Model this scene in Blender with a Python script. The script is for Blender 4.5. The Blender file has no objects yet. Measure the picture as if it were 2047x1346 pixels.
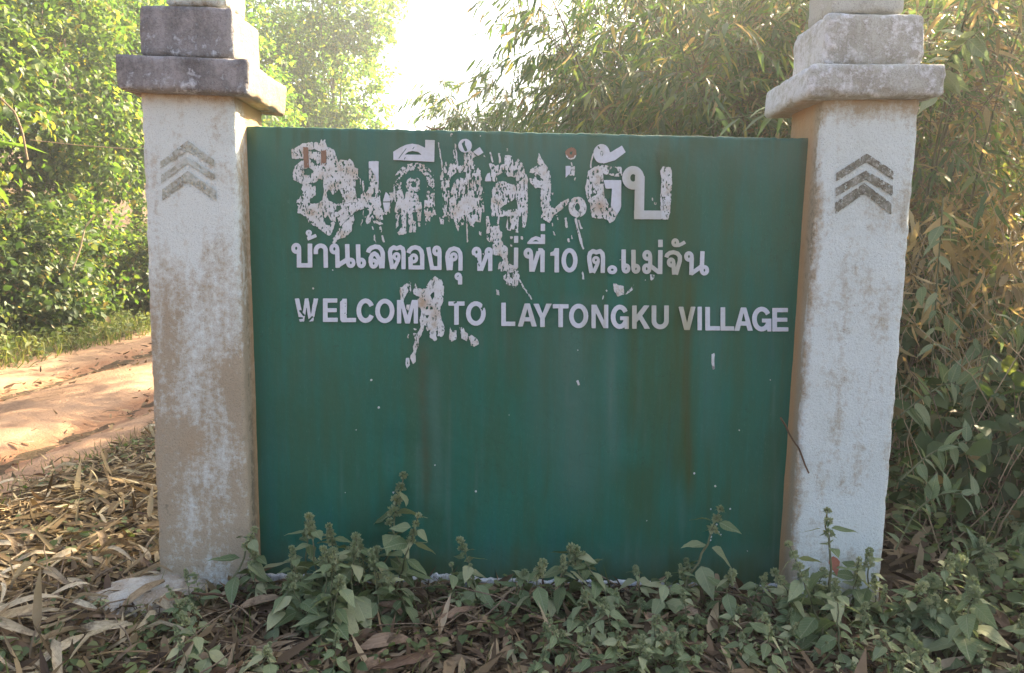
import bpy, bmesh, math, random
import numpy as np
from mathutils import Vector, Matrix, noise

C = bpy.context.scene.collection
sc = bpy.context.scene
rad = math.radians
random.seed(7)
RNG = np.random.default_rng(11)

# ------------------------------------------------------------------ camera
CAM = np.array([1.477, -3.089, 1.473])
PITCH, YAW, ROLL, FPX = 0.1163, 0.0051, 0.0185, 1503.0
_fw = np.array([math.sin(YAW) * math.cos(PITCH), math.cos(YAW) * math.cos(PITCH), -math.sin(PITCH)])
_r0 = np.array([math.cos(YAW), -math.sin(YAW), 0.0])
_u0 = np.cross(_r0, _fw)
_rt = math.cos(ROLL) * _r0 + math.sin(ROLL) * _u0
_up = -math.sin(ROLL) * _r0 + math.cos(ROLL) * _u0
cam = bpy.data.cameras.new('camera')
cam.sensor_width = 36.0
cam.lens = FPX / 2047.0 * 36.0
cam.clip_start = 0.05
cam.clip_end = 2000
camo = bpy.data.objects.new('camera', cam)
C.objects.link(camo)
camo.matrix_world = Matrix(((_rt[0], _up[0], -_fw[0], CAM[0]), (_rt[1], _up[1], -_fw[1], CAM[1]),
                            (_rt[2], _up[2], -_fw[2], CAM[2]), (0, 0, 0, 1)))
sc.camera = camo

# ------------------------------------------------------------------ sky, sun, exposure
SUN_AZ, SUN_EL = rad(46), rad(35)      # azimuth from +Y towards +X
world = bpy.data.worlds.new('World')
sc.world = world
world.use_nodes = True
wn = world.node_tree
wn.nodes.clear()
sky = wn.nodes.new('ShaderNodeTexSky')
sky.sky_type = 'NISHITA'
sky.sun_disc = False
sky.sun_elevation = SUN_EL
sky.sun_rotation = SUN_AZ
sky.dust_density = 5.0
sky.air_density = 0.8
sky.ozone_density = 0.3
bg = wn.nodes.new('ShaderNodeBackground')
bg.inputs['Strength'].default_value = 0.07
wo = wn.nodes.new('ShaderNodeOutputWorld')
wn.links.new(sky.outputs[0], bg.inputs[0])
wn.links.new(bg.outputs[0], wo.inputs[0])
sl = bpy.data.lights.new('sun', 'SUN')
sl.energy = 4.2
sl.angle = rad(0.6)
sl.color = (1.0, 0.80, 0.54)
so = bpy.data.objects.new('sun', sl)
C.objects.link(so)
_sd = Vector((math.sin(SUN_AZ) * math.cos(SUN_EL), math.cos(SUN_AZ) * math.cos(SUN_EL), math.sin(SUN_EL)))
so.rotation_euler = _sd.to_track_quat('Z', 'Y').to_euler()
so.location = (8, 8, 12)
sc.view_settings.view_transform = 'Standard'
sc.view_settings.look = 'None'
sc.view_settings.gamma = 1.0
sc.view_settings.use_curve_mapping = False
sc.view_settings.exposure = 3.13
sc.render.engine = 'CYCLES'
sc.cycles.use_denoising = True
sc.cycles.max_bounces = 8
sc.cycles.transmission_bounces = 5
sc.cycles.diffuse_bounces = 4
sc.cycles.sample_clamp_indirect = 6

# ------------------------------------------------------------------ helpers
def U(px, py, Y):
    """point of the plane Y=const seen at photo pixel (px, py)"""
    px = np.asarray(px, float); py = np.asarray(py, float)
    a = (px - 1023.5) / FPX; b = (673.0 - py) / FPX
    d = _fw + a[..., None] * _rt + b[..., None] * _up
    t = (Y - CAM[1]) / d[..., 1]
    return CAM + d * t[..., None]

def UZ(px, py, Z):
    a = (px - 1023.5) / FPX; b = (673.0 - py) / FPX
    d = _fw + a * _rt + b * _up
    t = (Z - CAM[2]) / d[2]
    return CAM + d * t

def put(o, label=None, cat=None, group=None, kind=None, parent=None):
    if o.name not in C.objects: C.objects.link(o)
    if label: o['label'] = label
    if cat: o['category'] = cat
    if group: o['group'] = group
    if kind: o['kind'] = kind
    if parent: o.parent = parent
    return o

def empty(name, loc=(0, 0, 0), **k):
    o = bpy.data.objects.new(name, None)
    o.empty_display_size = 0.1
    o.location = loc
    return put(o, **k)

def mesh_np(name, v, f, mat=None, smooth=False, attrs=None):
    """v (n,3); f (m,k) array or list of arrays with k each"""
    me = bpy.data.meshes.new(name)
    v = np.asarray(v, np.float32)
    if isinstance(f, np.ndarray): f = [f]
    f = [np.asarray(x, np.int32) for x in f if len(x)]
    me.vertices.add(len(v)); me.vertices.foreach_set('co', v.ravel())
    tot = np.concatenate([np.full(len(x), x.shape[1], np.int32) for x in f])
    li = np.concatenate([x.ravel() for x in f])
    st = np.concatenate([[0], np.cumsum(tot)[:-1]]).astype(np.int32)
    me.loops.add(len(li)); me.loops.foreach_set('vertex_index', li)
    me.polygons.add(len(tot)); me.polygons.foreach_set('loop_start', st); me.polygons.foreach_set('loop_total', tot)
    if smooth: me.polygons.foreach_set('use_smooth', np.ones(len(tot), bool))
    if attrs:
        for n, a in attrs.items():
            at = me.attributes.new(n, 'FLOAT', 'POINT')
            at.data.foreach_set('value', np.asarray(a, np.float32))
    me.update(calc_edges=True)
    me.validate()
    if mat: me.materials.append(mat)
    return me

def obj(name, me, **k):
    return put(bpy.data.objects.new(name, me), **k)

def vnoise(x, y, seed=0, oct=3, gain=0.5):
    """smooth 2-D value noise 0..1"""
    r = np.random.default_rng(seed)
    T = r.random((256, 256)).astype(np.float64)
    out = 0; amp = 1; tot = 0
    for o in range(oct):
        xi = np.floor(x).astype(int); yi = np.floor(y).astype(int)
        fx = x - xi; fy = y - yi
        fx = fx * fx * (3 - 2 * fx); fy = fy * fy * (3 - 2 * fy)
        a = T[yi & 255, xi & 255]; b = T[yi & 255, (xi + 1) & 255]
        c = T[(yi + 1) & 255, xi & 255]; d = T[(yi + 1) & 255, (xi + 1) & 255]
        out = out + amp * ((a * (1 - fx) + b * fx) * (1 - fy) + (c * (1 - fx) + d * fx) * fy)
        tot += amp; amp *= gain; x = x * 2.03 + 17.3; y = y * 2.03 + 9.1
    return out / tot

def sstep(a, b, x):
    t = np.clip((x - a) / (b - a), 0, 1)
    return t * t * (3 - 2 * t)

# ------------------------------------------------------------------ material kit
class NT:
    def __init__(s, name):
        s.m = bpy.data.materials.new(name); s.m.use_nodes = True
        s.t = s.m.node_tree; s.t.nodes.clear()
        s.out = s.n('ShaderNodeOutputMaterial')
    def n(s, ty, **k):
        x = s.t.nodes.new(ty)
        for a, b in k.items(): setattr(x, a, b)
        return x
    def l(s, a, b): s.t.links.new(a, b)
    def co(s, kind='Object', scale=(1, 1, 1)):
        c = s.n('ShaderNodeTexCoord'); m = s.n('ShaderNodeMapping')
        m.inputs['Scale'].default_value = scale
        s.l(c.outputs[kind], m.inputs['Vector']); return m.outputs[0]
    def noise(s, vec, scale=5, detail=4, rough=0.6, dist=0.0):
        x = s.n('ShaderNodeTexNoise')
        x.inputs['Scale'].default_value = scale; x.inputs['Detail'].default_value = detail
        x.inputs['Roughness'].default_value = rough; x.inputs['Distortion'].default_value = dist
        s.l(vec, x.inputs['Vector']); return x.outputs['Fac']
    def ramp(s, fac, stops):
        r = s.n('ShaderNodeValToRGB'); e = r.color_ramp.elements
        while len(e) < len(stops): e.new(0.5)
        for i, (p, c) in enumerate(stops):
            e[i].position = p
            e[i].color = (c, c, c, 1) if isinstance(c, (int, float)) else (*c, 1)
        s.l(fac, r.inputs[0]); return r.outputs[0]
    def mix(s, fac, a, b, mode='MIX'):
        x = s.n('ShaderNodeMix', data_type='RGBA', blend_type=mode)
        for k, v in ((0, fac), (6, a), (7, b)):
            if hasattr(v, 'links') or isinstance(v, bpy.types.NodeSocket): s.l(v, x.inputs[k])
            elif k == 0: x.inputs[0].default_value = v
            else: x.inputs[k].default_value = (*v, 1)
        return x.outputs[2]
    def math(s, op, a, b=None):
        x = s.n('ShaderNodeMath', operation=op)
        for k, v in ((0, a), (1, b)):
            if v is None: continue
            if isinstance(v, bpy.types.NodeSocket): s.l(v, x.inputs[k])
            else: x.inputs[k].default_value = v
        return x.outputs[0]
    def attr(s, name):
        x = s.n('ShaderNodeAttribute'); x.attribute_name = name; return x.outputs['Fac']
    def bump(s, h, strength=0.5, dist=0.01, nrm=None):
        b = s.n('ShaderNodeBump'); b.inputs['Strength'].default_value = strength
        b.inputs['Distance'].default_value = dist; s.l(h, b.inputs['Height'])
        if nrm: s.l(nrm, b.inputs['Normal'])
        return b.outputs[0]
    def finish(s, col, rough=0.8, spec=0.3, nrm=None, translucent=None, tcol=None):
        p = s.n('ShaderNodeBsdfPrincipled')
        if isinstance(col, bpy.types.NodeSocket): s.l(col, p.inputs['Base Color'])
        else: p.inputs['Base Color'].default_value = (*col, 1)
        if isinstance(rough, bpy.types.NodeSocket): s.l(rough, p.inputs['Roughness'])
        else: p.inputs['Roughness'].default_value = rough
        p.inputs['Specular IOR Level'].default_value = spec
        if nrm: s.l(nrm, p.inputs['Normal'])
        sh = p.outputs[0]
        if translucent:
            t = s.n('ShaderNodeBsdfTranslucent')
            if tcol is None: tcol = col
            if isinstance(tcol, bpy.types.NodeSocket): s.l(tcol, t.inputs[0])
            else: t.inputs[0].default_value = (*tcol, 1)
            mx = s.n('ShaderNodeMixShader'); mx.inputs[0].default_value = translucent
            s.l(sh, mx.inputs[1]); s.l(t.outputs[0], mx.inputs[2]); sh = mx.outputs[0]
        s.l(sh, s.out.inputs[0])
        return s.m

def leaf_mat(name, stops, tgain=(1.5, 1.6, 0.7), trans=0.45, rough=0.5, spec=0.35, patch=2.0, objrand=False):
    t = NT(name)
    g = t.n('ShaderNodeNewGeometry')
    rnd = g.outputs['Random Per Island']
    if objrand:
        oi = t.n('ShaderNodeObjectInfo'); rnd = oi.outputs['Random']
    c = t.ramp(rnd, stops)
    nz = t.noise(t.co('Object'), patch, 2)
    c = t.mix(t.ramp(nz, [(0.35, 0.0), (0.65, 0.5)]), c, (0.75, 0.8, 0.55), 'MULTIPLY')
    fine = t.noise(t.co('Object'), 60, 3)
    c = t.mix(t.ramp(fine, [(0.3, 0.0), (0.8, 0.35)]), c, (0.6, 0.55, 0.4), 'MULTIPLY')
    tc = t.mix(1.0, c, tgain, 'MULTIPLY')
    return t.finish(c, rough, spec, None, trans, tc)

def veined(name, stops, trans=.3, rough=.7, spec=.2, kind='herb', tg=(1.2, 1.3, .8)):
    t = NT(name)
    c = t.ramp(t.n('ShaderNodeObjectInfo').outputs['Random'], stops)
    tc_ = t.n('ShaderNodeTexCoord'); sx = t.n('ShaderNodeSeparateXYZ'); t.l(tc_.outputs['Object'], sx.inputs[0])
    ax = t.math('ABSOLUTE', sx.outputs[0])
    if kind == 'herb':
        w = t.math('SINE', t.math('MULTIPLY', t.math('SUBTRACT', sx.outputs[1], t.math('MULTIPLY', ax, .9)), 62.))
        vein = t.math('MAXIMUM', t.ramp(w, [(.80, 0.), (.98, .5)]), t.ramp(ax, [(.006, 1.), (.022, 0.)]))
        c = t.mix(t.math('MULTIPLY', vein, .45), c, (.40, .42, .27))
        f = t.noise(tc_.outputs['Object'], 9, 4, .7)
        c = t.mix(t.ramp(f, [(.55, 0.), (.72, .55)]), c, (.30, .25, .13)); c = t.mix(t.ramp(f, [(.28, .5), (.42, 0.)]), c, (.07, .10, .05))
        h = t.math('MULTIPLY', vein, -1.); bs, bd = .5, .004
    else:
        mp = t.n('ShaderNodeMapping'); mp.inputs['Scale'].default_value = (110, 3, 110); t.l(tc_.outputs['Object'], mp.inputs[0])
        h = t.noise(mp.outputs[0], 1.6, 3, .6); bs, bd = .8, .004
        c = t.mix(t.ramp(h, [(.3, .6), (.6, 0.)]), c, (.45, .40, .34), 'MULTIPLY')
        f = t.noise(tc_.outputs['Object'], 22, 4, .7)
        c = t.mix(t.ramp(f, [(.52, 0.), (.7, .7)]), c, (.10, .065, .04))
    tcol = t.mix(1.0, c, tg, 'MULTIPLY')
    return t.finish(c, rough, spec, t.bump(h, bs, bd), trans, tcol)
G = lambda r, g, b: (r, g, b)
M_tree = leaf_mat('tree_leaf', [(0, (.04, .085, .02)), (.35, (.075, .14, .032)), (.65, (.115, .185, .042)), (.9, (.18, .22, .05)), (1, (.34, .25, .06))], trans=.5)
M_far = leaf_mat('far_leaf', [(0, (.05, .12, .025)), (.5, (.10, .20, .035)), (.8, (.19, .28, .045)), (1, (.38, .34, .05))], trans=.6)
M_shrub = leaf_mat('shrub_leaf', [(0, (.035, .07, .025)), (.5, (.07, .12, .045)), (.85, (.13, .17, .07)), (1, (.28, .20, .10))], trans=.4)
M_bam = leaf_mat('bamboo_leaf', [(0, (.045, .095, .04)), (.45, (.085, .15, .06)), (.82, (.145, .205, .08)), (.95, (.25, .26, .09)), (1, (.40, .30, .14))], trans=.5, rough=.42, spec=.5)
M_bamdry = leaf_mat('dry_bamboo_leaf', [(0, (.20, .15, .085)), (.5, (.36, .28, .155)), (1, (.52, .42, .25))], (1.3, 1.15, .8), .5, .65, .25)
M_herb = leaf_mat('herb_leaf', [(0, (.15, .19, .11)), (.5, (.24, .275, .17)), (1, (.36, .37, .24))], (1.2, 1.3, .8), .3, .75, .15, 12, True)
M_herb = veined('herb_leaf', [(0, (.10, .15, .065)), (.35, (.17, .225, .105)), (.75, (.26, .30, .165)), (1, (.38, .38, .22))], .3, .62, .3)
M_red = leaf_mat('red_leaf', [(0, (.42, .12, .08)), (1, (.45, .22, .17))], (1.2, 1, .8), .3, .6, .2, 8)
M_cover = leaf_mat('ground_cover_leaf', [(0, (.08, .12, .055)), (.6, (.14, .18, .085)), (1, (.24, .25, .12))], trans=.3, rough=.7, spec=.2)
M_grass = leaf_mat('grass_blade', [(0, (.07, .10, .035)), (.6, (.12, .15, .05)), (1, (.25, .22, .10))], trans=.35, rough=.6)
M_straw = veined('straw_leaf', [(0, (.30, .22, .13)), (.5, (.48, .39, .25)), (1, (.66, .59, .43))], .2, .7, .25, 'dry', (1.1, 1, .8))
M_brown = veined('brown_leaf', [(0, (.13, .08, .055)), (.5, (.25, .17, .115)), (1, (.44, .33, .22))], .2, .75, .2, 'dry', (1.1, .9, .6))
M_straw2 = leaf_mat('straw_litter_leaf', [(0, (.08, .055, .03)), (.4, (.20, .14, .08)), (.8, (.34, .26, .155)), (1, (.58, .48, .32))], (1.1, .9, .6), .15, .8, .2, 6)
M_litter = leaf_mat('litter_leaf', [(0, (.05, .033, .024)), (.4, (.14, .095, .062)), (.8, (.28, .20, .13)), (1, (.45, .36, .25))], (1.1, .9, .6), .15, .8, .2, 6)

def bark(name, a, b, sc_=14):
    t = NT(name)
    v = t.co('Object', (3, 3, .6))
    n1 = t.noise(v, sc_, 5)
    c = t.mix(t.ramp(n1, [(.3, 0.), (.7, 1.)]), a, b)
    return t.finish(c, .85, .2, t.bump(n1, .6, .02))
M_bark = bark('tree_bark', (.09, .07, .05), (.22, .18, .14))
M_twig = bark('twig_bark', (.12, .085, .055), (.28, .21, .14), 30)
M_stalk = bark('dry_stalk', (.30, .22, .13), (.50, .40, .25), 30)
M_stem = bark('green_stem', (.10, .12, .06), (.20, .20, .11), 40)
t = NT('bamboo_culm')
v = t.co('Object')
n1 = t.noise(v, 5, 4)
c = t.ramp(n1, [(.25, (.045, .055, .03)), (.55, (.10, .10, .045)), (.8, (.20, .16, .08))])
M_culm = t.finish(c, .45, .4)

# plaster of pillars: attributes 'dirt' (0..1), 'moss', 'ochre' (stains, painted sun and bounce light)
def plaster(name, base, dirt, dark, patch=.5, grain=.8):
    t = NT(name)
    v = t.co('Object')
    vs = t.co('Object', (1, 1, .22))
    n1 = t.noise(vs, 9, 6, .65)
    n2 = t.noise(v, 35, 5, .7)
    n3 = t.noise(v, 220, 3, .6)
    n4 = t.noise(v, 3.2, 5, .6, .6)
    d = t.attr('dirt'); m = t.attr('moss')
    f = t.math('ADD', d, t.math('MULTIPLY', t.math('SUBTRACT', n1, .5), 2.4))
    f = t.math('ADD', f, t.math('MULTIPLY', t.math('SUBTRACT', n2, .5), 1.9))
    f = t.math('ADD', f, t.math('MULTIPLY', t.math('SUBTRACT', n4, .5), 1.3))
    f = t.ramp(f, [(.22, 0.), (.9, 1.)])
    c = t.mix(t.math('MULTIPLY', f, .85), base, dirt)
    c = t.mix(t.ramp(n4, [(.45, 0.), (.75, patch)]), c, (.62, .60, .52), 'MULTIPLY')
    g = t.math('ADD', m, t.math('MULTIPLY', t.math('SUBTRACT', n2, .5), 1.6))
    g = t.math('ADD', g, t.math('MULTIPLY', t.math('SUBTRACT', n1, .5), .9))
    c = t.mix(t.ramp(g, [(.42, 0.), (.72, .92)]), c, dark)
    pit = t.ramp(n3, [(.30, .55), (.45, 1.)])
    c = t.mix(1.0, c, pit, 'MULTIPLY')
    n5 = t.noise(v, 95, 2, .5)
    h = t.math('ADD', t.math('MULTIPLY', n2, .7), t.math('ADD', t.math('MULTIPLY', n3, .25), t.math('MULTIPLY', n5, .45)))
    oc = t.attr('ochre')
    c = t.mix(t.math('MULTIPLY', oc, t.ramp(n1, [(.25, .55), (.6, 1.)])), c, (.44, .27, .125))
    return t.finish(c, .88, .25, t.bump(h, grain, .008))
M_white = plaster('whitewashed_plaster', (.585, .64, .61), (.33, .255, .155), (.17, .15, .10), .3)
M_grey = plaster('weathered_grey_cement', (.27, .26, .26), (.085, .08, .085), (.50, .53, .56), .55, 1.)
M_lightgrey = plaster('pale_grey_cement', (.43, .44, .40), (.22, .20, .16), (.60, .62, .63), .5, .9)

# green painted panel
t = NT('green_painted_wall')
v = t.co('Object'); vs = t.co('Object', (1, 1, .12))
n1 = t.noise(vs, 11, 5, .6); n2 = t.noise(v, 40, 5, .7); n3 = t.noise(v, 400, 2, .6); n4 = t.noise(v, 2.3, 4)
c = t.mix(t.ramp(n4, [(.35, 0.), (.7, 1.)]), (.002, .096, .062), (.004, .120, .080))
nf = t.noise(t.co('Object', (1, 1, .04)), 55, 5, .7)
c = t.mix(t.math('MULTIPLY', t.ramp(nf, [(.48, 0.), (.72, 1.)]), .30), c, (.035, .075, .03))
c = t.mix(t.math('MULTIPLY', t.ramp(nf, [(.28, 1.), (.42, 0.)]), .25), c, (.03, .15, .11))
c = t.mix(t.math('MULTIPLY', t.ramp(n1, [(.45, 0.), (.62, 1.)]), .5), c, (.022, .082, .036))
c = t.mix(t.math('MULTIPLY', t.ramp(n1, [(.30, 1.), (.45, 0.)]), .45), c, (.006, .11, .105))
scr = t.noise(t.co('Object', (30, 1, 4)), 6, 2, .5, 2.5)
c = t.mix(t.math('MULTIPLY', t.ramp(scr, [(.66, 0.), (.68, 1.)]), .22), c, (.10, .22, .16))
p = t.math('MULTIPLY', t.attr('pale'), t.math('ADD', .4, t.math('MULTIPLY', n1, 1.1)))
c = t.mix(p, c, (.085, .155, .13))
b = t.math('MULTIPLY', t.attr('brown'), t.math('ADD', -.1, t.math('ADD', t.math('MULTIPLY', n1, .8), t.math('MULTIPLY', nf, .9))))
c = t.mix(b, c, (.030, .062, .010))
rr = t.math('MULTIPLY', t.attr('rust'), t.math('ADD', .3, t.math('MULTIPLY', n2, 1.3)))
c = t.mix(t.math('MULTIPLY', rr, .6), c, (.065, .05, .018))
c = t.mix(t.ramp(n3, [(.62, 0.), (.78, .25)]), c, (.2, .3, .26))
c = t.mix(t.ramp(n2, [(.72, 0.), (.80, .5)]), c, (.02, .05, .035))
n5 = t.noise(v, 95, 3, .5)
crk = t.n('ShaderNodeTexVoronoi', feature='DISTANCE_TO_EDGE'); crk.inputs['Scale'].default_value = 2.6
wv = t.n('ShaderNodeVectorMath', operation='ADD'); t.l(v, wv.inputs[0]); nz_ = t.n('ShaderNodeTexNoise'); nz_.inputs['Scale'].default_value = 5; nz_.inputs['Detail'].default_value = 5; t.l(v, nz_.inputs['Vector']); t.l(nz_.outputs['Color'], wv.inputs[1]); t.l(wv.outputs[0], crk.inputs['Vector'])
c = t.mix(t.math('MULTIPLY', t.ramp(crk.outputs[0], [(.002, 1.), (.006, 0.)]), t.ramp(n4, [(.5, 0.), (.6, .45)])), c, (.01, .03, .022))
M_green = t.finish(c, t.ramp(n4, [(.3, .50), (.7, .68)]), .4,
                   t.bump(t.math('ADD', n2, t.math('MULTIPLY', n3, .3)), .35, .003, t.bump(t.noise(v, 6, 3), .25, .02)))
# vinyl letters
t = NT('white_vinyl_lettering')
v = t.co('Object')
n1 = t.noise(v, 60, 4)
c = t.mix(t.ramp(n1, [(.4, 0.), (.75, .5)]), (.56, .60, .66), (.44, .46, .47))
c = t.mix(t.math('MULTIPLY', t.attr('brown'), .85), c, (.34, .33, .20))
M_vinyl = t.finish(c, .55, .35)
# exposed plaster where the paint flaked
t = NT('flaked_plaster')
v = t.co('Object')
n1 = t.noise(v, 22, 5, .7); n2 = t.noise(t.co('Object', (1, 1, .4)), 60, 4, .7); n3 = t.noise(v, 9, 3)
c = t.ramp(n1, [(.25, (.32, .26, .19)), (.36, (.48, .45, .39)), (.46, (.55, .57, .56)), (.70, (.62, .66, .69))])
c = t.mix(t.ramp(n2, [(.62, 0.), (.78, .5)]), c, (.38, .31, .22))
c = t.mix(t.math('MULTIPLY', t.attr('rust'), t.ramp(n3, [(.3, .4), (.6, 1.)])), c, (.33, .20, .08))
n6 = t.noise(t.co('Object', (1, 1, .45)), 95, 3, .65)
c = t.mix(t.ramp(n6, [(.60, 0.), (.64, .85)]), c, (.03, .075, .055))
c = t.mix(t.ramp(n6, [(.33, .6), (.37, 0.)]), c, (.20, .16, .12))
M_flake = t.finish(c, .9, .2, t.bump(n2, .9, .006))
t = NT('brown_tape_residue')
n1 = t.noise(t.co('Object'), 70, 4)
M_tape = t.finish(t.mix(n1, (.17, .10, .07), (.30, .19, .13)), .8, .2)
# faded chevron stencil
t = NT('faded_stencil_paint')
v = t.co('Object')
n1 = t.noise(v, 16, 5, .7); n2 = t.noise(v, 90, 4, .7)
c = t.ramp(n1, [(.33, (.09, .08, .06)), (.5, (.15, .145, .11)), (.68, (.30, .30, .25))])
c = t.mix(t.ramp(n2, [(.5, 0.), (.7, .7)]), c, (.50, .50, .46))
M_sten = t.finish(c, .9, .2, t.bump(n2, .6, .004))
t = NT('worn_brown_stencil_paint')
v = t.co('Object')
n1 = t.noise(v, 12, 5, .7); n2 = t.noise(v, 70, 4, .7)
c = t.ramp(n1, [(.33, (.20, .17, .12)), (.5, (.33, .34, .27)), (.66, (.44, .50, .47))])
c = t.mix(t.ramp(n2, [(.45, 0.), (.65, .8)]), c, (.52, .54, .50))
M_sten2 = t.finish(c, .9, .2, t.bump(n2, .6, .004))
# soil
t = NT('litter_soil')
v = t.co('Object')
n1 = t.noise(v, 3, 6, .6); n2 = t.noise(v, 40, 5, .7)
c = t.ramp(n2, [(.3, (.035, .024, .016)), (.55, (.09, .06, .04)), (.8, (.17, .12, .075))])
c = t.mix(t.ramp(n1, [(.4, 0.), (.65, .7)]), c, (.15, .11, .06))
M_soil = t.finish(c, .95, .1, t.bump(n2, .9, .03))
t = NT('dirt_road')
v = t.co('Object', (2.2, .5, 1)); v2 = t.co('Object')
n1 = t.noise(v, 3, 6, .6); n2 = t.noise(v2, 30, 6, .7); n3 = t.noise(v2, 150, 3)
c = t.ramp(n1, [(.3, (.30, .19, .12)), (.55, (.40, .26, .165)), (.8, (.48, .335, .215))])
c = t.mix(t.ramp(n2, [(.5, 0.), (.78, .55)]), c, (.25, .155, .095))
c = t.mix(t.math('MULTIPLY', t.attr('dark'), t.ramp(n2, [(.3, .5), (.6, 1.)])), c, (.20, .13, .085))
c = t.mix(t.math('MULTIPLY', t.attr('rut'), t.ramp(n1, [(.3, .25), (.6, .85)])), c, (.26, .13, .07))
M_road = t.finish(c, .95, .1, t.bump(t.math('ADD', n2, t.math('MULTIPLY', n3, .3)), .8, .03))

# ------------------------------------------------------------------ terrain
def H(x, y):
    x = np.asarray(x, float); y = np.asarray(y, float)
    z = -0.03 + (vnoise(x * .7 + 40, y * .7 + 40, 3, 3) - .5) * .10
    near = sstep(1.6, .2, np.abs(y + .1)) * sstep(-1.0, .2, x) * sstep(4.4, 3.3, x)
    z = z * (1 - .7 * near) + near * (-0.03 - .06 * sstep(2.2, 3.4, x))
    z = z + sstep(-4.9, -8.5, x) * 1.1 + sstep(-9, -25, x) * 5
    z = z + sstep(4.3, 7.5, x) * 1.2 * sstep(-4, 1, y) + sstep(8, 25, x) * 4
    z = z - sstep(-1.2, -1.6, x) * sstep(-4.9, -4.5, x) * .05
    return z + sstep(45, 120, y) * 3
def ruts(x, y):
    b = np.sin(y * .35) * .12
    g = lambda c, w: np.exp(-((x - c - b) / w) ** 2)
    return -.08 * g(-2.2, .2) - .08 * g(-3.8, .22) + .05 * g(-3.0, .4) + .03 * g(-1.8, .15)
def axis(a, b, dense_a, dense_b, nd, nc):
    l = dense_a - np.geomspace(.3, dense_a - a, nc)[::-1]
    r = dense_b + np.geomspace(.3, b - dense_b, nc)
    return np.concatenate([l, np.linspace(dense_a, dense_b, nd), r])
def grid(xs, ys, zf):
    X, Y = np.meshgrid(xs, ys)
    Z = zf(X, Y)
    n, m = X.shape
    i = np.arange((n - 1) * (m - 1)); r = i // (m - 1); c_ = i % (m - 1); a = r * m + c_
    return np.stack([X.ravel(), Y.ravel(), Z.ravel()], 1), np.stack([a, a + 1, a + m + 1, a + m], 1)
v, f = grid(axis(-150, 150, -8, 8, 220, 20), axis(-60, 200, -3, 14, 230, 20),
            lambda x, y: H(x, y) + np.where((x > -4.8) & (x < -1.4), -.07, 0))
obj('ground', mesh_np('ground', v, f, M_soil, True), kind='structure')
v, f = grid(np.linspace(-4.95, -1.35, 90), np.concatenate([np.linspace(-6, 16, 300), np.linspace(16.3, 70, 60)]),
            lambda x, y: H(x, y) + ruts(x, y) + (vnoise(x * 4, y * 4, 8, 4) - .5) * .06 - .09 * sstep(-1.55, -1.35, x) - .09 * sstep(-4.7, -4.95, x))
lit = (np.exp(-((v[:, 0] + 3.0 + .12 * np.sin(v[:, 1] * .35)) / .28) ** 2) + sstep(-1.8, -1.45, v[:, 0]) + sstep(-4.4, -4.8, v[:, 0]))
obj('road', mesh_np('road', v, f, M_road, True, {'dark': np.clip(lit, 0, 1), 'rut': np.clip(-ruts(v[:, 0], v[:, 1]) / .05 * 1.2, 0, 1)}), kind='structure')

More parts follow.
